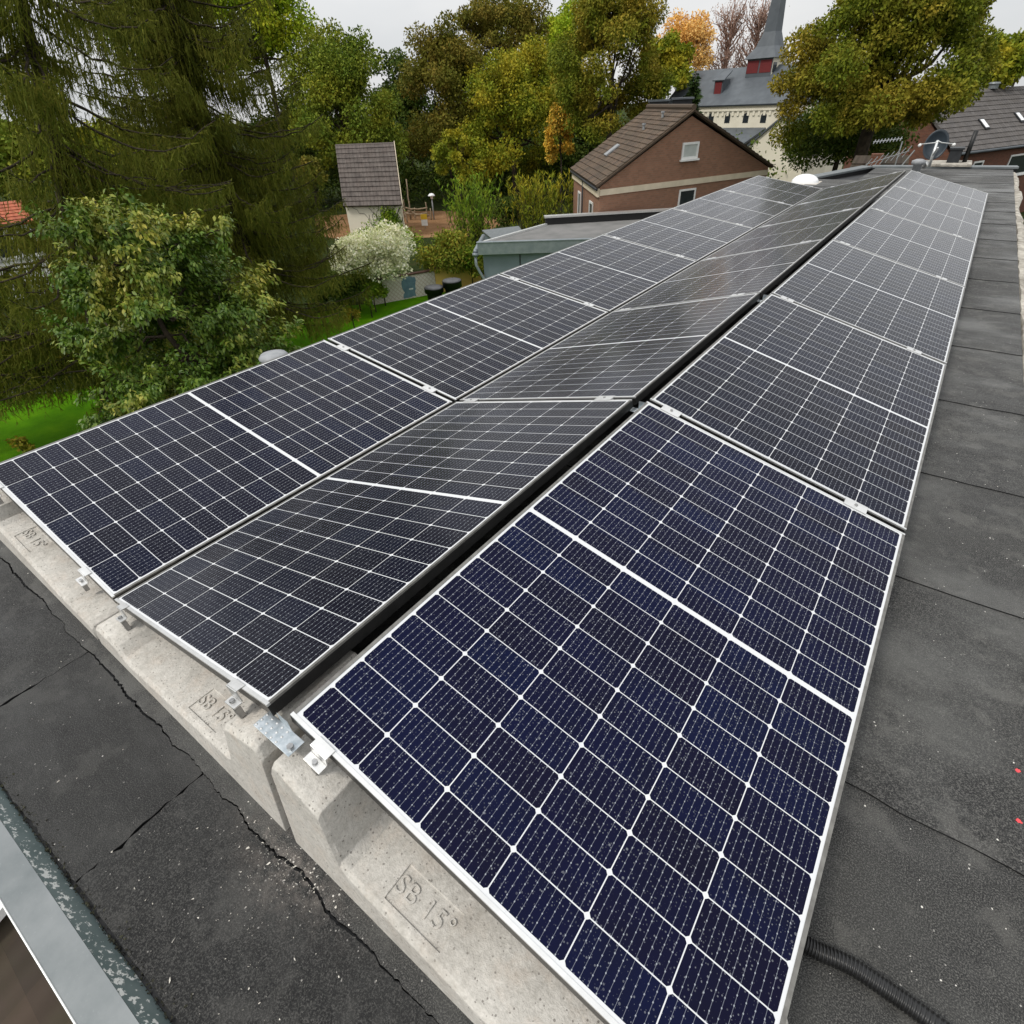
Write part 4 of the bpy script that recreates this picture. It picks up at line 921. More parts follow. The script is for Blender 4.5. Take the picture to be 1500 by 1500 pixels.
MAT['church'] = simple('pale_church_render', (.74, .69, .56), (.66, .61, .49), .9, 0, .5, 0, .2)
MAT['creamtrim'] = simple('cream_trim', (.66, .57, .43), (.58, .50, .37), .8, 0, 3, 0, .3)
MAT['white'] = simple('white_frame', (.78, .78, .76), (.70, .70, .68), .5, 0, 6, 0, .4)
MAT['tile_dark'] = m_tiles('dark_grey_brown_tiles', (.13, .086, .056), (.065, .045, .032), .31, .3, .5, (.055, .047, .028))
MAT['tile_grey'] = m_tiles('grey_concrete_tiles', (.115, .105, .10), (.085, .078, .075), .36, .3, .5, (.07, .06, .05))
MAT['slate'] = simple('slate', (.085, .098, .11), (.06, .07, .08), .55, 0, 1.2, .0, .5, 6)
MAT['pane'] = simple('window_glass', (.03, .035, .04), (.02, .025, .03), .06, 0, 3, 0, .6)
MAT['blind'] = simple('pale_blind', (.50, .53, .50), (.42, .45, .43), .35, 0, 3, 0, .5)
MAT['darkmetal'] = simple('dark_metal', (.03, .033, .037), (.02, .022, .025), .5, .2, 10)
MAT['redwood'] = simple('dark_red_boards', (.16, .018, .018), (.11, .012, .014), .7, 0, 12)
MAT['redtile'] = m_tiles('red_tiles', (.42, .12, .06), (.32, .085, .045), .34, .3)
Z3 = np.array([0, 0, 1.])
def wall_fr(A, B):         # frame on a wall from A to B: X along, Y outward (to the right of A->B seen from above, i.e. camera side), Z up
    X = unit([B[0]-A[0], B[1]-A[1], 0]); Y_ = np.array([X[1], -X[0], 0])
    if Y_@(CAM-np.asarray(A)) < 0: Y_ = -Y_
    return X, Y_
def window(parent, O, X, Y_, cx, z0, w, h, frame=.07, pane='pane', sill=True, proud=.05, name='window'):
    O = np.asarray(O, float); c = O+X*cx; r = MB()
    for lo, hi in (((-w/2, 0, 0), (w/2, proud, frame)), ((-w/2, 0, h-frame), (w/2, proud, h)), ((-w/2, 0, frame), (-w/2+frame, proud, h-frame)), ((w/2-frame, 0, frame), (w/2, proud, h-frame))):
        r.box(lo, hi, 0, (c+Z3*(z0-c[2]), X, Y_, Z3))
    f = r.build(name, MAT['white'], None); loc_child(f, parent)
    p_ = MB(); p_.box((-w/2+frame*.9, .004, frame*.9), (w/2-frame*.9, .02, h-frame*.9), 0, (c+Z3*(z0-c[2]), X, Y_, Z3)); o = p_.build('pane', MAT[pane]); o.parent = f; o.matrix_parent_inverse = Matrix.Identity(4)
    if sill:
        s_ = MB(); s_.box((-w/2-.06, .0, -.07), (w/2+.06, proud+.07, -.003), 0, (c+Z3*(z0-c[2]), X, Y_, Z3)); o2 = s_.build('sill', MAT['white']); o2.parent = f
    return f

# brick house with gable towards the camera
e_ = -1.9
G1, G2, B1 = gnd(879, 272, e_), gnd(1126, 243, e_), gnd(841, 247, e_)
AP = onplane(1014, 169, G1, G2); AP = AP.copy(); mid = (G1+G2)/2
dep = (B1-G1)*1.0; RB = AP+dep
hs = empty('brick_house', (mid[0], mid[1], ZG), 'red-brown brick house with a dark tiled saddle roof, its gable facing the roof', 'house')
X, Yo = wall_fr(G1, G2); Wg = np.linalg.norm((G2-G1)[:2])
apx = (AP-G1)@X; rz_ = AP[2]
g3 = lambda a, z: G1+X*a+Z3*(z-G1[2])
mw = MB()
def wallface(mb, pts):      # planar wall polygon with metric uv
    P = [np.asarray(p, float) for p in pts]; mb.face(P, [((p-G1)@X, p[2]) for p in P])
front = [g3(0, ZG), g3(Wg, ZG), g3(Wg, e_-.05), g3(apx, rz_-.02), g3(0, e_-.05)]
mw.prism([p for p in front], dep, 0)
# re-map uv of the two gable faces
mwo = None
for i, f in enumerate(mw.f):
    mw.uv[i] = [((np.array(mw.v[j])-G1)@X+((np.array(mw.v[j])-G1)@unit(dep))*.9, mw.v[j][2]) for j in f]
loc_child(mw.build('wall', MAT['brick']), hs)
dn = unit(dep)
mr_ = MB(); ov = -dn*.12
eL, eR, rd = g3(-.22, e_+.02), g3(Wg+.25, e_+.0), g3(apx, rz_+.22)
tile_roof(mr_, [eL+ov+dep*1.02, eL+ov, rd+ov, rd+ov+dep*1.02], .1, .31, .04)
tile_roof(mr_, [eR+ov, eR+ov+dep*1.02, rd+ov+dep*1.02, rd+ov], .1, .31, .04)
rf = loc_child(mr_.build('roof', MAT['tile_dark']), hs)
m = MB(); m.tube([rd+ov+Z3*.06, rd+ov+dep*1.02+Z3*.06], .11, 8); o = m.build('ridge_tile', MAT['tile_dark']); o.parent = rf
m = MB()
for a_, b_ in ((eL, rd), (eR, rd)):
    d_ = unit(b_-a_); up_ = unit(np.cross(d_, Yo)); up_ = up_ if up_[2] > 0 else -up_
    m.prism([a_+ov-up_*.075, b_+ov-up_*.075, b_+ov-up_*.02, a_+ov-up_*.02], Yo*.05)
loc_child(m.build('verge_board', MAT['tile_dark']), hs)
m = MB(); zb = e_-.15
m.prism([g3(0.0, zb-.22)+Yo*.003, g3(Wg, zb-.22)+Yo*.003, g3(Wg, zb)+Yo*.003, g3(0.0, zb)+Yo*.003], Yo*.04); loc_child(m.build('string_course', MAT['creamtrim']), hs)
Xl = unit(B1-G1); Yl = np.array([-Xl[1], Xl[0], 0]); Yl = Yl if Yl@(CAM-G1) > 0 else -Yl; Ll = np.linalg.norm(dep)
m = MB(); m.prism([G1+Yl*.003+Z3*(-.42), B1+Yl*.003+Z3*(-.42), B1+Yl*.003-Z3*.1, G1+Yl*.003-Z3*.1], Yl*.1); loc_child(m.build('eaves_board', MAT['creamtrim']), hs)
m = MB(); m.tube([G1+Yl*.16-Z3*.12-Xl*.1, B1+Yl*.16-Z3*.12+Xl*.1], .06, 8); c_ = G1+Xl*Ll*.52+Yl*.1; m.tube([c_-Z3*.15, c_+Z3*(ZG-e_+.1)], .04, 8); loc_child(m.build('gutter', MAT['darkmetal'], None, True), hs)
def wpos(px, py): p = onplane(px, py, G1, G2); return (p-G1)@X, p[2]
(a0, z0), (a1, z1) = wpos(997, 234), wpos(1024, 207); window(hs, G1+Yo*.003, X, Yo, (a0+a1)/2, z0, abs(a1-a0), z1-z0, .085, 'blind')
(a0, z0), (a1, z1) = wpos(992, 302), wpos(1019, 275); window(hs, G1+Yo*.003, X, Yo, (a0+a1)/2, z0-.35, abs(a1-a0), z1-z0+.35, .07, 'pane')
for fr_, w_ in ((.24, .9), (.70, .8)): window(hs, G1+Yl*.003, Xl, Yl, Ll*fr_, e_-2.05, w_, 1.25, .08, 'pane')
# rooflight and vents on the left slope
def on_slope(fa, fb): return (eL+ov)+(dep*1.02)*fa+(rd-eL)*fb
ns = unit(np.cross(dep, rd-eL)); ns = ns if ns[2] > 0 else -ns; sl_ = unit(rd-eL)
m = MB(); c_ = on_slope(.52, .36)+ns*.04; m.box((-.28, -.42, 0), (.28, .42, .06), 0, (c_, dn, sl_, ns)); o = m.build('rooflight', MAT['vent']); o.parent = rf
for fa, fb in ((.35, .86), (.42, .68)):
    m = MB(); c_ = on_slope(fa, fb)+ns*.03; m.tube([c_, c_+Z3*.18], .06, 8); m.tube([c_+Z3*.18, c_+Z3*.24], .095, 8); o = m.build('vent_pipe', MAT['vent']); o.parent = rf
# dark flat roof and chimneys standing behind the house
m = MB(); p0, p1 = at(950, 166, 42), at(1012, 164, 42); X2, Y2 = wall_fr(p0, p1); w2 = np.linalg.norm((p1-p0)[:2])
bk = empty('dark_outbuilding', (p0[0], p0[1], ZG), 'dark flat-roofed block just showing above the ridge of the brick house', 'building')
m.box((0, -4, 0), (w2*.45, 0, p0[2]-ZG+.55), 0, (np.array([p0[0], p0[1], ZG]), X2, Y2, Z3)); m.box((w2*.55, -4, 0), (w2, -.02, p0[2]-ZG+.6), 0, (np.array([p0[0], p0[1], ZG]), X2, Y2, Z3)); loc_child(m.build('wall', MAT['darkmetal']), bk)
m = MB(); m.box((-.1, -4.1, p0[2]-ZG+.552), (w2*.45+.1, .1, p0[2]-ZG+.64), 0, (np.array([p0[0], p0[1], ZG]), X2, Y2, Z3)); m.box((w2*.55-.1, -4.1, p0[2]-ZG+.602), (w2+.1, .1, p0[2]-ZG+.69), 0, (np.array([p0[0], p0[1], ZG]), X2, Y2, Z3)); loc_child(m.build('roof', MAT['slate']), bk)

# church
A, B = at(1000, 162, 82), at(1140, 143, 76); ez = -1.0
A[2] = B[2] = 0; X, Yo = wall_fr(A, B); Wn = np.linalg.norm((B-A)[:2])
def cpt(a, d, z): return A+X*a-Yo*d+Z3*z
def cpx(px, py, d=0.0):
    p = onplane(px, py, A-Yo*d, B-Yo*d); return (p-A)@X, p[2]
ez = cpx(1060, 153)[1]; wz = cpx(1060, 184)[1]; hw = 4.6
rzc = cpx(1060, 106, hw)[1]
aL = cpx(985, 160)[0]-1.0; aR = cpx(1205, 140)[0]
ch = empty('church', tuple(cpt(Wn/2, hw, ZG)), 'cream church with slate roof and pointed spire behind the trees', 'church')
m = MB(); m.prism([cpt(aL, 0, ZG), cpt(aL, 0, ez), cpt(aL, hw, rzc), cpt(aL, 2*hw, ez), cpt(aL, 2*hw, ZG)], X*(aR-aL)); loc_child(m.build('wall', MAT['church']), ch)
m = MB()
for d0 in (-.35, 2*hw+.35):
    m.slab([cpt(aL-.3, d0, ez-.05), cpt(aR+.3, d0, ez-.05), cpt(aR+.3, hw, rzc+.33), cpt(aL-.3, hw, rzc+.33)], .16)
rfc = loc_child(m.build('roof', MAT['slate']), ch)
for px in (1016, 1043, 1067, 1094, 1120):
    a0, zt = cpx(px, 165); zb_ = cpx(px, 184)[1]+.25
    pts = [cpt(a0-.32, -.005, zb_), cpt(a0+.32, -.005, zb_), cpt(a0+.32, -.005, zt-.32)]+[cpt(a0+.32*math.cos(q), -.005, zt-.32+.32*math.sin(q)) for q in np.linspace(.2, 2.94, 8)]+[cpt(a0-.32, -.005, zt-.32)]
    m = MB(); m.prism(pts, Yo*.03); w = loc_child(m.build('window', MAT['pane']), ch)
m = MB(); n = int((aR-aL)/.62)
for i in range(n): a0 = aL+.3+i*.62; m.box((a0, 0.002, ez-1.05), (a0+.26, .10, ez-.62), 0, (A, X, Yo, Z3))
m.box((aL, .002, ez-.615), (aR, .14, ez-.42), 0, (A, X, Yo, Z3)); loc_child(m.build('frieze', MAT['church']), ch)
# aisle
az = cpx(1075, 187)[1]; az2 = cpx(1075, 212, -4.2)[1]
aA = cpx(1046, 187)[0]-4; aB = cpx(1122, 187)[0]
m = MB(); m.slab([cpt(aA, -4.4, az2), cpt(aB, -4.4, az2), cpt(aB, -.02, az), cpt(aA, -.02, az)], .2); o = m.build('aisle_roof', MAT['slate']); loc_child(o, ch)
m = MB(); m.box((aA+.2, .01, ZG), (aB-.2, 4.1, az2-.25), 0, (A, X, Yo, Z3)); loc_child(m.build('aisle_wall', MAT['church']), ch)
# transept gable, cream, right of the aisle
aC0, aC1 = cpx(1096, 215, -5)[0], cpx(1185, 215, -5)[0]; zc0 = cpx(1096, 214, -5)[1]; zc1 = cpx(1135, 172, -5)[1]
m = MB(); m.prism([cpt(aC0, -5.2, ZG), cpt(aC1, -5.2, ZG), cpt(aC1, -5.2, zc0), cpt((aC0+aC1)/2, -5.2, zc1), cpt(aC0, -5.2, zc0)], -Yo*5); loc_child(m.build('transept', MAT['church']), ch)
m = MB()
for s_ in (aC0-.25, aC1+.25): m.slab([cpt(s_, -5.4, zc0-.12), cpt(s_, -.1, zc0-.12), cpt((aC0+aC1)/2, -.1, zc1+.14), cpt((aC0+aC1)/2, -5.4, zc1+.14)], .14)
loc_child(m.build('transept_roof', MAT['slate']), ch)
# dormer
a0, z0 = cpx(1053, 141, 1.6); m = MB(); m.box((a0-.55, -2.6, z0), (a0+.55, -1.2, z0+1.5), 0, (A, X, Yo, Z3)); m.slab([cpt(a0-.75, 1.0, z0+1.45), cpt(a0+.75, 1.0, z0+1.45), cpt(a0+.5, 2.8, z0+2.3), cpt(a0-.5, 2.8, z0+2.3)], .1); dm = loc_child(m.build('dormer', MAT['slate']), ch)
m = MB(); m.box((a0-.42, -1.195, z0+.2), (a0+.42, -1.16, z0+1.3), 0, (A, X, Yo, Z3)); o = m.build('shutter', MAT['redwood']); o.parent = dm
# tower and spire
aT, _ = cpx(1123, 95, hw); tw = 1.45; zt = cpx(1123, 83, hw-tw)[1]; zl = cpx(1123, 106, hw-tw)[1]
m = MB(); m.box((aT-tw, -hw-tw, rzc-2.6), (aT+tw, -hw+tw, zt), 0, (A, X, Yo, Z3)); twr = loc_child(m.build('tower', MAT['church']), ch)
m = MB(); m.box((aT-tw-.02, -hw+tw+.003, rzc-3), (aT+tw+.02, -hw+tw+.06, zt-.12), 0, (A, X, Yo, Z3)); o = m.build('slate_cladding', MAT['slate']); o.parent = twr
for s_ in (-1, 1):
    m = MB(); m.box((aT+s_*.75-.66, -hw+tw+.003, zl), (aT+s_*.75+.66, -hw+tw+.09, zt-.25), 0, (A, X, Yo, Z3)); o = m.build('louvre', MAT['redwood']); o.parent = twr
for s_ in (-.9, .9):
    m = MB(); Ox = cpt(aT+tw+.003, hw+s_, 0); m.box((-.35, 0, zl), (.35, .05, zt-.5), 0, (Ox, Yo, X, Z3)); o = m.build('belfry_opening', MAT['pane']); o.parent = twr
za = cpx(1123, -48, hw)[1]; zf = zt+1.9
m = MB(); rings = []
for hwid, z in ((tw+.35, zt-.1), (tw*.72, zt+.9), (tw*.46, zt+2.1), (.33, zt+8), (.03, zt+13)):
    rings.append([cpt(aT+sx*hwid, hw+sy*hwid, z) for sx, sy in ((-1, -1), (1, -1), (1, 1), (-1, 1))])
for i in range(4):
    for j in range(4): m.face([rings[i][j], rings[i][(j+1) % 4], rings[i+1][(j+1) % 4], rings[i+1][j]])
m.face(rings[0][::-1]); m.face(rings[-1]); loc_child(m.build('spire', MAT['slate']), ch)

# grey tiled house at the right
P1, P2 = gnd(1398, 219, -2.4), gnd(1530, 203, -2.4); X, Yo = wall_fr(P1, P2); Wr = np.linalg.norm((P2-P1)[:2])*1.6
rh = empty('tiled_house', tuple((P1+P2)/2*np.array([1, 1, 0])+Z3*ZG), 'dark brick house with a large grey tiled roof at the right photo edge', 'house')
rdp = onplane(1446, 129, P1-Yo*3.6, P2-Yo*3.6); zr_ = rdp[2]; O = P1
q = lambda a, d, z: P1+X*a-Yo*d+Z3*(z-P1[2])
m = MB(); tile_roof(m, [q(-.2, -.35, -2.55), q(Wr, -.35, -2.55), q(Wr, 3.6, zr_), q(-.2, 3.6, zr_)], .1, .38, .045); m.slab([q(-.2, 7.5, -2.55), q(Wr, 7.5, -2.55), q(Wr, 3.6, zr_), q(-.2, 3.6, zr_)], .1); rr_ = loc_child(m.build('roof', MAT['tile_grey']), rh)
m = MB(); m.prism([q(0, 0, ZG), q(0, 7.2, ZG), q(0, 7.2, -2.8), q(0, 3.6, zr_-.25), q(0, 0, -2.8)], X*(Wr-.2))
for i, f in enumerate(m.f): m.uv[i] = [((np.array(m.v[j])-P1)@X+((np.array(m.v[j])-P1)@Yo), m.v[j][2]) for j in f]
loc_child(m.build('wall', MAT['brick_dark']), rh)
ns = unit(np.cross(X, q(0, 3.6, zr_)-q(0, -.35, -2.55))); ns = ns if ns[2] > 0 else -ns; sl2 = unit(q(0, 3.6, zr_)-q(0, -.35, -2.55))
def slope_hit(px, py):
    d = ray(px, py); p0_ = q(0, -.35, -2.55); return CAM+d*(((p0_-CAM)@ns)/(d@ns))
for px, py in ((1440, 183), (1492, 173)):
    c_ = slope_hit(px, py)+ns*.05; m = MB(); m.box((-.27, -.42, 0), (.27, .42, .06), 0, (c_, X, sl2, ns)); o = m.build('rooflight', MAT['darkmetal']); o.parent = rr_
    m = MB(); m.box((-.19, -.33, .061), (.19, .33, .075), 0, (c_, X, sl2, ns)); o2 = m.build('pane', MAT['dome']); o2.parent = o
m = MB(); m.tube([q(-.2, -.42, -2.62), q(Wr, -.42, -2.62)], .075, 8); loc_child(m.build('gutter', MAT['slate'], None, True), rh)
c_ = slope_hit(1453, 131)+ns*.05; m = MB(); m.lathe([(.28, 0), (.28, .25), (.36, .27), (.30, .36), (.02, .38)], c_, 16); o = m.build('vent_cowl', MAT['zinc']); o.parent = rr_
for px0, px1, py0, py1 in ((1424, 1438, 243, 237), (1466, 1496, 262, 229)):
    a0, a1 = (onplane(px0, py0, P1, P2)-P1)@X, (onplane(px1, py0, P1, P2)-P1)@X; zt_ = onplane(px0, py1, P1, P2)[2]; window(rh, P1+Yo*.003, X, Yo, (a0+a1)/2, zt_-1.25, a1-a0, 1.25, .10, 'pane')

# small brown roofed neighbour with chimney right behind the parapet
Q1, Q2 = at(1222, 252, 19.5), at(1345, 245, 19.5); Q1[2] = Q2[2] = -1.75; X, Yo = wall_fr(Q1, Q2); Wq = np.linalg.norm((Q2-Q1)[:2])
nb = empty('small_house', tuple((Q1+Q2)/2*np.array([1, 1, 0])+Z3*ZG), 'small house with a low brown roof and red chimney, below the broad tree', 'house')
q2 = lambda a, d, z: Q1+X*a-Yo*d+Z3*(z-Q1[2])
zq = onplane(1240, 228, Q1-Yo*2, Q2-Yo*2)[2]
m = MB(); tile_roof(m, [q2(0, 0, -2.2), q2(Wq, 0, -2.2), q2(Wq-.2, 2, zq), q2(.35, 2, zq)], .1, .34, .03); m.slab([q2(0, 4, -2.2), q2(Wq, 4, -2.2), q2(Wq-.2, 2, zq), q2(.35, 2, zq)], .1); r_ = loc_child(m.build('roof', MAT['tile_brown']), nb)
m = MB(); m.box((.3, -3.8, ZG), (Wq-.3, -.2, -2.35), 0, (Q1*np.array([1, 1, 0]), X, Yo, Z3)); loc_child(m.build('wall', MAT['brick_dark']), nb)
c_ = onplane(1283, 235, Q1-Yo*1.6, Q2-Yo*1.6); m = MB(); m.box((-.15, -.15, -.9), (.15, .15, .16), 0, (c_, X, Yo, Z3)); o = m.build('chimney', MAT['brick_dark']); o.parent = r_

# chimney block with cap, and the satellite dish in front of it
D = 15.2; c_ = at(1385, 240, D); kk = mpp(c_); cb = empty('chimney_stack', (c_[0], c_[1], ZG), 'pale chimney stack with a flat stone cap and dark flue, right behind the satellite dish', 'chimney')
vx = unit(np.array([ray(1385, 240)[1], -ray(1385, 240)[0], 0])); vy = np.array([-vx[1], vx[0], 0])
m = MB(); m.box((-.36, -.32, ZG), (.36, .32, c_[2]-.02), 0, (c_*np.array([1, 1, 0]), vx, vy, Z3)); loc_child(m.build('shaft', MAT['oldrender']), cb)
m = MB(); m.box((-.42, -.38, c_[2]-.019), (.42, .38, c_[2]+.03), 0, (c_*np.array([1, 1, 0]), vx, vy, Z3)); loc_child(m.build('cap', MAT['oldrender'], None, False, .01), cb)
m = MB(); m.box((.0, -.15, c_[2]+.031), (.2, .15, c_[2]+.24), 0, (c_*np.array([1, 1, 0]), vx, vy, Z3)); m.box((-.02, -.17, c_[2]+.241), (.22, .17, c_[2]+.27), 0, (c_*np.array([1, 1, 0]), vx, vy, Z3)); loc_child(m.build('flue', MAT['darkmetal']), cb)
f0 = c_+vx*.29+Z3*.03; m = MB(); m.tube([f0, f0+Z3*.5], .04, 10); loc_child(m.build('flue_pipe', MAT['black'], None, True), cb)
d0 = at(1371, 212, D-.9); kd = mpp(d0); base = at(1352, 246, D-.9)
sd_ = empty('satellite_dish', tuple(base), 'dark blue-grey satellite dish on a pale mast above the far parapet', 'satellite dish')
look = unit(CAM-d0+np.array([0, 0, 2.0])+vx*1.5); sx = unit(np.cross(Z3, look)); sy = np.cross(look, sx)
m = MB(); Rr = 17.5*kd; n = 32; rings = []
for k_ in range(7):
    r_ = Rr*k_/6; rings.append([d0+sx*r_*math.cos(2*math.pi*j/n)*.86+sy*r_*math.sin(2*math.pi*j/n)*1.08+look*(-.12*(1-(k_/6)**2)) for j in range(n)])
for k_ in range(6):
    for j in range(n): m.face([rings[k_][j], rings[k_][(j+1) % n], rings[k_+1][(j+1) % n], rings[k_+1][j]]); m.face([rings[k_+1][j]-look*.012, rings[k_+1][(j+1) % n]-look*.012, rings[k_][(j+1) % n]-look*.012, rings[k_][j]-look*.012])
for j in range(n): m.face([rings[6][j], rings[6][(j+1) % n], rings[6][(j+1) % n]-look*.012, rings[6][j]-look*.012])
MAT['dish'] = simple('dish_blue_grey', (.032, .045, .058), (.024, .034, .044), .45, .0, 8, 0, .5)
loc_child(m.build('reflector', MAT['dish'], None, True), sd_)
m = MB(); hb = d0+look*.06-sy*.1; m.tube([base, base+(hb-base)*.35, hb-sy*.25, hb+sy*.16], [.032, .03, .026, .022], 8); m.tube([hb+look*.35, d0-sy*Rr*.85], .014, 6); m.tube([hb+sy*.1-sx*.26, hb+sy*.1+look*.16-sx*.05, hb+sy*.12+look*.18, hb+sy*.1+look*.16+sx*.05, hb+sy*.1+sx*.26], .010, 6)
loc_child(m.build('mast', MAT['zincedge'], None, True), sd_)
m = MB()
for s_ in (-1, 1): m.tube([hb+sy*.08+sx*.26*s_, hb+sy*.08+sx*.26*s_+look*.08], .026, 10)
loc_child(m.build('receiver', MAT['white'], None, True), sd_)
c_ = at(1345, 240, D-1.2); v = empty('vent_pot', (c_[0], c_[1], -1.1), 'small grey vent pot with a round lid beside the satellite dish mast', 'vent')
m = MB(); z_ = c_[2]+1.1; m.lathe([(.07, -.3), (.07, z_-.02), (.115, z_), (.115, z_+.05), (.05, z_+.075), (.005, z_+.08)], (0, 0, 0), 16); m.build('pot', MAT['vent'], v, True)
# television aerial
b0 = at(1310, 246, 17.5); t0 = at(1322, 207, 17.5); an = empty('tv_aerial', tuple(b0), 'thin bent television aerial in front of the broad tree', 'aerial')
m = MB(); m.tube([b0-Z3*.6, b0+(t0-b0)*.5, t0], .014, 6); m.tube([at(1318, 246, 17.4), at(1340, 220, 17.4)], .016, 6); l0, r0 = at(1279, 208, 17.6), at(1322, 203, 17.6); m.tube([l0, r0], .010, 6); loc_child(m.build('mast', MAT['vent']), an)
m = MB()
for t_ in np.linspace(0.05, .95, 9): p = l0+(r0-l0)*t_; m.tube([p-vy*.16-Z3*.03, p+vy*.16+Z3*.03], .008, 4)
l1, r1 = at(1268, 241, 17.4), at(1332, 221, 17.4)
m.tube([l1, r1], .008, 5)
for t_ in np.linspace(0.05, .95, 8): p = l1+(r1-l1)*t_; m.tube([p-Z3*.11-vx*.06, p+Z3*.11+vx*.06], .009, 4)
loc_child(m.build('elements', MAT['vent']), an)

# narrow tiled shed in the garden
S1, S2 = gnd(515, 348, ZG), gnd(594, 347, ZG); X, Yo = wall_fr(S1, S2); Yo = -unit([ray(604, 300)[0], ray(604, 300)[1], 0]); Ws = np.linalg.norm((S2-S1)[:2]); dpt = 2.5
ze = onplane(540, 294, S1, S2)[2]; zr_ = onplane(531, 210, S1-Yo*dpt, S2-Yo*dpt)[2]
sh = empty('tiled_shed', tuple((S1+S2)/2), 'narrow cream garden shed with a steep brown tiled roof and bare vines', 'shed')
q3 = lambda a, d, z: S1+X*a-Yo*d+Z3*(z-ZG)
m = MB(); m.prism([q3(0, 0, ZG), q3(0, 0, ze), q3(0, dpt, zr_-.12), q3(0, 2*dpt, ze), q3(0, 2*dpt, ZG)], X*Ws); loc_child(m.build('wall', MAT['church']), sh)
m = MB(); tile_roof(m, [q3(-.12, -.3, ze-.3), q3(Ws+.1, -.3, ze-.3), q3(Ws+.1, dpt, zr_), q3(-.12, dpt, zr_)], .1, .36, .06); m.slab([q3(-.12, 2*dpt+.3, ze-.3), q3(Ws+.1, 2*dpt+.3, ze-.3), q3(Ws+.1, dpt, zr_), q3(-.12, dpt, zr_)], .1)
MAT['tile_shed'] = m_tiles('brown_grey_tiles', (.105, .085, .075), (.07, .058, .052), .35, .3, .5, (.16, .14, .125))
loc_child(m.build('roof', MAT['tile_shed']), sh)
m = MB(); m.prism([q3(Ws+.105, -.3, ze-.42), q3(Ws+.105, -.3, ze-.16), q3(Ws+.105, dpt, zr_+.08), q3(Ws+.105, dpt, zr_-.2)], X*.05); loc_child(m.build('verge_board', MAT['creamtrim']), sh)
m = MB(); r = np.random.default_rng(8)
for k_ in range(16):
    p = np.array([r.uniform(0, Ws), 0.]); z = ZG+(0.1 if k_ % 2 else r.uniform(.2, ze-ZG-.3)); pts = []; dr = r.uniform(-1, 1)
    for s_ in range(12):
        pts.append(q3(min(max(p[0], .03), Ws-.03), -.02, z)); p[0] += dr*.22+r.normal(0, .08); z = min(z+abs(r.normal(.05, .16)), ze-.1)
    m.tube(pts, .014, 4)
loc_child(m.build('vine', MAT['bark']), sh)
rng = np.random.default_rng(21); n = 3000; cx_ = (onplane(570, 325, S1, S2)-S1)@X
P = np.column_stack([rng.normal(cx_, .42, n), np.abs(rng.normal(0, .14, n))+.02, ZG+np.abs(rng.normal(.9, .55, n))])
P = P[P[:, 2] < ZG+2.2]; n = len(P); P3 = S1+np.outer(P[:, 0], X)+np.outer(P[:, 1], Yo)+np.outer(P[:, 2]-ZG, Z3)
iv_ = fast_mesh('ivy', rhombs(P3, rng.normal(0, .6, (n, 3))+Yo*.3-Z3*.5, rng.uniform(.08, .17, n), .8, rng), n, 4, LF['fresh']); loc_child(iv_, sh)

# blue-grey flat building with zinc fascia
zf_ = -3.2; F1, F2, K1, K2 = gnd(700, 357, zf_), gnd(858, 352, zf_), gnd(799, 329, zf_), gnd(935, 321, zf_)
F2 = F1+(F2-F1)*1.5; K2 = K1+(K2-K1)*1.5
fb = empty('flat_outbuilding', tuple((F1+K2)/2*np.array([1, 1, 0])+Z3*ZG), 'blue-grey clad flat-roofed outbuilding with zinc fascia and downpipe', 'building')
MAT['cladding'] = simple('blue_grey_panels', (.17, .21, .24), (.14, .175, .20), .55, 0, 1.5, 0, .4)
MAT['fascia'] = simple('blue_zinc_fascia', (.25, .28, .30), (.19, .22, .24), .45, .3, 5, 0, .5)
MAT['feltgrey'] = simple('grey_roof_felt', (.19, .185, .18), (.14, .14, .135), .85, 0, 1.6, .0, .35, 6)
X, Yo = wall_fr(F1, F2)
m = MB(); m.prism([F1-Z3*.02, F2-Z3*.02, K2-Z3*.02, K1-Z3*.02], (0, 0, .02)); loc_child(m.build('roof', MAT['feltgrey']), fb)
i1, i2, i3, i4 = F1-Yo*.15+X*.15, F2-Yo*.15-X*.15, K2+Yo*.1-X*.15, K1+Yo*.1+X*.15
m = MB(); m.prism([p+Z3*(ZG-zf_) for p in (i1, i2, i3, i4)], (0, 0, zf_-.03-ZG)); loc_child(m.build('wall', MAT['cladding']), fb)
m = MB(); Wf = np.linalg.norm(F2-F1)
for a_ in (1.55, 3.05, 4.5, 6.0): m.box((a_, -.149, ZG-zf_+.1), (a_+.05, -.135, -.45), 0, (F1, X, Yo, Z3))
loc_child(m.build('panel_joint', MAT['darkmetal']), fb)
m = MB(); m.box((-.02, -.14, -.38), (Wf, .06, .03), 0, (F1, X, Yo, Z3)); m.box((-.05, -.13, .031), (Wf, .08, .055), 0, (F1, X, Yo, Z3)); loc_child(m.build('fascia', MAT['fascia']), fb)
X5 = unit(K2-K1); Y5 = np.array([X5[1], -X5[0], 0]); m = MB(); m.box((0, -.16, 0.001), (np.linalg.norm(K2-K1), .1, .26), 0, (K1, X5, Y5, Z3)); loc_child(m.build('rear_parapet', MAT['bleed']), fb)
m = MB(); m.box((-.05, -.2, .261), (np.linalg.norm(K2-K1), .14, .33), 0, (K1, X5, Y5, Z3)); loc_child(m.build('parapet_cap', MAT['alu']), fb)
X6 = unit(K1-F1); Y6 = np.array([-X6[1], X6[0], 0]); m = MB(); m.box((.12, -.06, .002), (np.linalg.norm(K1-F1)-.2, .06, .07), 0, (F1+X*.15, X6, Y6, Z3)); loc_child(m.build('edge_trim', MAT['zincedge']), fb)
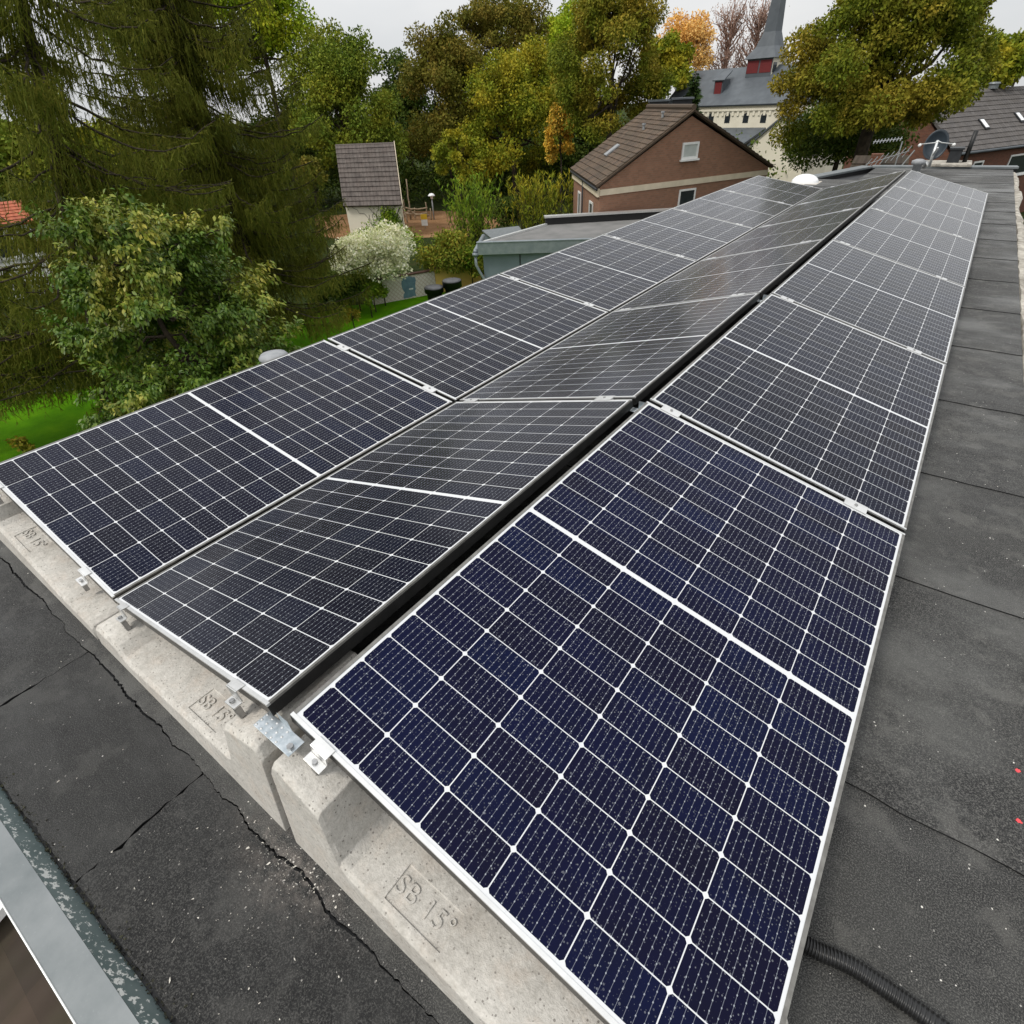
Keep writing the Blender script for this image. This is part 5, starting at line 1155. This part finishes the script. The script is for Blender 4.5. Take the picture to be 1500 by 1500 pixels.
h0 = F1-X*.12+Yo*.02; m = MB(); m.tube([h0-Z3*.32, h0-Z3*.42], .12, 10); m.tube([h0-Z3*.42, h0-Z3*.75, h0-Z3*1.0+X*.12, h0-Z3*1.35+X*.32-Yo*.02, h0-Z3*1.7+X*.36-Yo*.02, h0+Z3*(ZG-zf_)+X*.36-Yo*.02], .055, 10); m.tube([F1-X*.12-Z3*.28+Yo*.02, F1-X*.12-Z3*.28-Yo*3.], .09, 10); loc_child(m.build('downpipe', MAT['fascia'], None, True), fb)
# low grey shed roof behind it
p = [gnd(706, 337, -3.9), gnd(760, 331, -3.9), gnd(765, 338, -4.0), gnd(722, 351, -4.0)]
ls = empty('low_shed', tuple((p[0]+p[2])/2*np.array([1, 1, 0])+Z3*ZG), 'low shed with a pale grey sheet roof just behind the blue-grey flat outbuilding', 'shed')
m = MB(); m.prism([x-Z3*.06 for x in p], (0, 0, .06)); loc_child(m.build('roof', MAT['zinc']), ls); cc = sum(p)/4
m = MB(); m.prism([np.array([*(cc+(x-cc)*.92)[:2], ZG]) for x in p], (0, 0, -4.07-ZG)); loc_child(m.build('wall', MAT['cladding']), ls)

# painted garden wall
V1, V2 = gnd(548, 447, ZG), gnd(640, 430, ZG); X, Yo = wall_fr(V1, V2); Wv = np.linalg.norm((V2-V1)[:2]); V3 = (gnd(730, 412, ZG)-V1)@X
zt = onplane(600, 403, V1, V2)[2]; hz = zt-ZG
def m_mural():
    m, t, b, _ = newmat('painted_lattice'); setin(b, 'Roughness', .9)
    uv = N(t, 'ShaderNodeUVMap'); s = N(t, 'ShaderNodeSeparateXYZ'); t.links.new(uv.outputs[0], s.inputs[0])
    u = math_(t, 'FRACT', math_(t, 'MULTIPLY', math_(t, 'ADD', s.outputs[0], s.outputs[1]), 4.5)); v = math_(t, 'FRACT', math_(t, 'MULTIPLY', math_(t, 'SUBTRACT', s.outputs[0], s.outputs[1]), 4.5))
    k = math_(t, 'MAXIMUM', math_(t, 'LESS_THAN', u, .24), math_(t, 'LESS_THAN', v, .16))
    c = mixc(t, math_(t, 'MULTIPLY', k, .55), (.66, .61, .55), (.42, .29, .21)); t.links.new(c, b.inputs['Base Color']); return m
MAT['lattice'] = m_mural(); MAT['ochre'] = simple('ochre_paint', (.88, .60, .18), (.80, .52, .15), .9, 0, 3); MAT['bluepaint'] = simple('blue_grey_paint', (.15, .25, .30), (.11, .19, .24), .9, 0, 5)
MAT['coping'] = simple('rusty_coping', (.12, .055, .035), (.08, .04, .03), .8, 0, 5)
gw = empty('garden_wall', tuple(V1), 'low garden wall painted with a grey-brown lattice, a blue patch and ochre', 'wall')
m = MB(); m.prism([V1, V2, V2+Z3*hz, V1+Z3*hz], -Yo*.2)
for i, f in enumerate(m.f): m.uv[i] = [((np.array(m.v[j])-V1)@X, m.v[j][2]) for j in f]
loc_child(m.build('lattice_panel', MAT['lattice']), gw)
m = MB(); m.box((Wv+.02, -.2, 0), (V3+2, .002, hz*1.06), 0, (V1, X, Yo, Z3)); loc_child(m.build('ochre_panel', MAT['ochre']), gw)
m = MB(); m.box((-.1, -.25, hz+.003), (Wv, .05, hz+.06), 0, (V1, X, Yo, Z3)); m.box((Wv+.01, -.25, hz*1.06+.003), (V3+2, .05, hz*1.06+.05), 0, (V1, X, Yo, Z3)); loc_child(m.build('coping', MAT['coping']), gw)
r = np.random.default_rng(4); a0 = (onplane(600, 425, V1, V2)-V1)@X
out = []
for k_ in range(26):
    tq = k_/26; 
    if tq < .25: xx, zz = -.36+tq*4*.72, .05
    elif tq < .5: xx, zz = .36, .05+(tq-.25)*4*(hz-.12)
    elif tq < .75: xx, zz = .36-(tq-.5)*4*.72, hz-.07
    else: xx, zz = -.36, hz-.07-(tq-.75)*4*(hz-.12)
    out.append(V1+X*(a0+xx+r.normal(0, .04))+Z3*(max(.03, min(zz+r.normal(0, .03), hz-.03)))+Yo*.003)
m = MB(); m.prism(out, Yo*.006); loc_child(m.build('blue_patch', MAT['bluepaint']), gw)
m = MB(); m.box((a0-.02, .0095, hz*.38), (a0+.2, .012, hz*.44), 0, (V1, X, Yo, Z3)); m.box((a0-.2, .0095, hz*.86), (a0-.1, .012, hz*.9), 0, (V1, X, Yo, Z3)); loc_child(m.build('white_stroke', MAT['white']), gw)
# two black water butts
MAT['lid'] = simple('grey_lid', (.16, .16, .165), (.12, .12, .125), .5, 0, 6)
for px, py, lab in ((637, 434, 'black round water butt with grey lid, nearer of the pair by the ochre wall'), (663, 424, 'black round water butt with grey lid, farther one against the ochre wall')):
    c_ = at(px, py, 28.6); kb = mpp(c_); rb = 14*kb; top = at(px, py-13, 28.6)[2]; w = empty('water_butt', (c_[0], c_[1], ZG), lab, 'water butt'); h = top-ZG
    m = MB(); m.lathe([(rb*.72, 0), (rb*.78, h*.5), (rb*.8, h*.72), (rb, h*.74), (rb, h*.96), (rb*1.02, h*.97), (rb*1.02, h)], (0, 0, 0), 24); m.build('barrel', MAT['black'], w, True)
    m = MB(); m.lathe([(rb*.97, h+.003), (rb*.95, h+.04), (rb*.5, h+.07), (.01, h+.075)], (0, 0, 0), 24); m.build('lid', MAT['lid'], w, True)
# wire fence
Fa, Fb = gnd(-60, 592, ZG), gnd(118, 573, ZG); X, Yo = wall_fr(Fa, Fb); Lf = np.linalg.norm((Fb-Fa)[:2]); zt = onplane(30, 555, Fa, Fb)[2]-ZG
MAT['fencewire'] = simple('fence_rails', (.16, .17, .15), (.10, .11, .10), .6, .2, 10)
fe = empty('wire_fence', tuple(Fa), 'low dark rail fence at the far side of the left lawn', 'fence')
m = MB()
for k_ in range(6): z = .1+(zt-.1)*k_/5; m.tube([Fa+X*0+Z3*z, Fb+Z3*z], .018, 6)
loc_child(m.build('rails', MAT['fencewire']), fe)
for a_ in np.arange(0, Lf, 1.9):
    m = MB(); m.box((-.03, -.03, 0), (.03, .03, zt+.06), 0, (Fa+X*a_-Yo*.05, X, Yo, Z3)); loc_child(m.build('post', MAT['fencewire']), fe)
# playground
MAT['wood'] = simple('weathered_wood', (.34, .26, .17), (.22, .165, .11), .9, 0, 9)
pf = gdist(612, 322); 
cf = empty('climbing_frame', tuple(gnd(612, 322, ZG)), 'rough log climbing frame on the sand beside the shed', 'climbing frame')
m = MB(); r = np.random.default_rng(12)
for px, y0, y1, w in ((602, 322, 262, .07), (594, 318, 292, .09), (626, 318, 296, .08), (632, 322, 305, .07), (608, 320, 304, .06), (597, 326, 305, .07)):
    b0 = gnd(px, y0, ZG); D_ = math.hypot(*(b0-CAM)[:2]); t_ = at(px-1, y1, D_); t_[:2] = b0[:2]+r.normal(0, .08, 2); limb(m, b0, t_, w, w*.7, r, .03, 5, 7)
loc_child(m.build('posts', MAT['wood'], None, True), cf)
m = MB()
for pa, pb in (((594, 304), (604, 306)), ((604, 306), (626, 304)), ((594, 312), (626, 312)), ((597, 308), (632, 316)), ((604, 306), (592, 314))):
    limb(m, at(*pa, pf), at(*pb, pf), .07, .06, r, .1, 5, 6)
loc_child(m.build('beams', MAT['wood'], None, True), cf)
Sg = gnd(623, 335, ZG); D_ = math.hypot(*(Sg-CAM)[:2]); X, Yo = wall_fr(Sg, Sg+np.array([RT[0], RT[1], 0])); ks = mpp(Sg)
sg = empty('playground_sign', tuple(Sg), 'small white and yellow notice board on a post in the sand', 'sign'); s0 = at(623, 333, D_)
m = MB(); m.box((-.04, -.06, 0), (.04, -.01, 17*ks), 0, (Sg, X, Yo, Z3)); loc_child(m.build('post', MAT['wood']), sg)
MAT['signyellow'] = simple('sign_yellow', (.75, .50, .04), (.68, .44, .03), .5, 0, 3)
m = MB(); m.box((-4.5*ks, 0, 4*ks), (4.5*ks, .03, 12*ks), 0, (Sg, X, Yo, Z3)); loc_child(m.build('white_board', MAT['white']), sg)
m = MB(); m.box((-4.5*ks, 0, 12*ks+.004), (4.5*ks, .03, 19*ks), 0, (Sg, X, Yo, Z3)); loc_child(m.build('yellow_board', MAT['signyellow']), sg)
Lp = gnd(636, 322, ZG); kl = mpp(Lp); lp = empty('park_lamp', tuple(Lp), 'mushroom-headed park lamp on a grey post by the sand', 'lamp'); hl = 30*kl
m = MB(); m.tube([(0, 0, 0), (0, 0, hl)], .055, 8); m.build('post', MAT['vent'], lp, True)
m = MB(); m.lathe([(.1, hl-.2), (.12, hl), (.30, hl+.02), (.30, hl+.08), (.18, hl+.2), (.01, hl+.24)], (0, 0, 0), 16); m.build('shade', MAT['dome'], lp, True)

# white house with red roof behind the spruces
H1, H2 = at(-60, 352, 44), at(50, 346, 44); X, Yo = wall_fr(H1, H2); Wh = np.linalg.norm((H2-H1)[:2]); zt = at(20, 320, 44)[2]
wh = empty('white_house', tuple((H1+H2)/2*np.array([1, 1, 0])+Z3*ZG), 'white house with a red tiled roof glimpsed through the spruces at the left', 'house')
m = MB(); m.box((0, -3.2, ZG), (Wh, 0, zt-.1), 0, (H1*np.array([1, 1, 0]), X, Yo, Z3)); loc_child(m.build('wall', MAT['white']), wh)
q4 = lambda a, d, z: H1*np.array([1, 1, 0])+X*a-Yo*d+Z3*z
m = MB(); tile_roof(m, [q4(-.3, -.4, zt-.2), q4(Wh+.3, -.4, zt-.2), q4(Wh+.3, 1.7, zt+.7), q4(-.3, 1.7, zt+.7)], .1, .35, .04); m.slab([q4(-.3, 3.6, zt-.2), q4(Wh+.3, 3.6, zt-.2), q4(Wh+.3, 1.7, zt+.7), q4(-.3, 1.7, zt+.7)], .1); loc_child(m.build('roof', MAT['redtile']), wh)
for a_ in (Wh*.25, Wh*.55, Wh*.85): window(wh, H1*np.array([1, 1, 0])+Yo*.003, X, Yo, a_, zt-1.9, 1.1, 1.3, .1, 'pane')
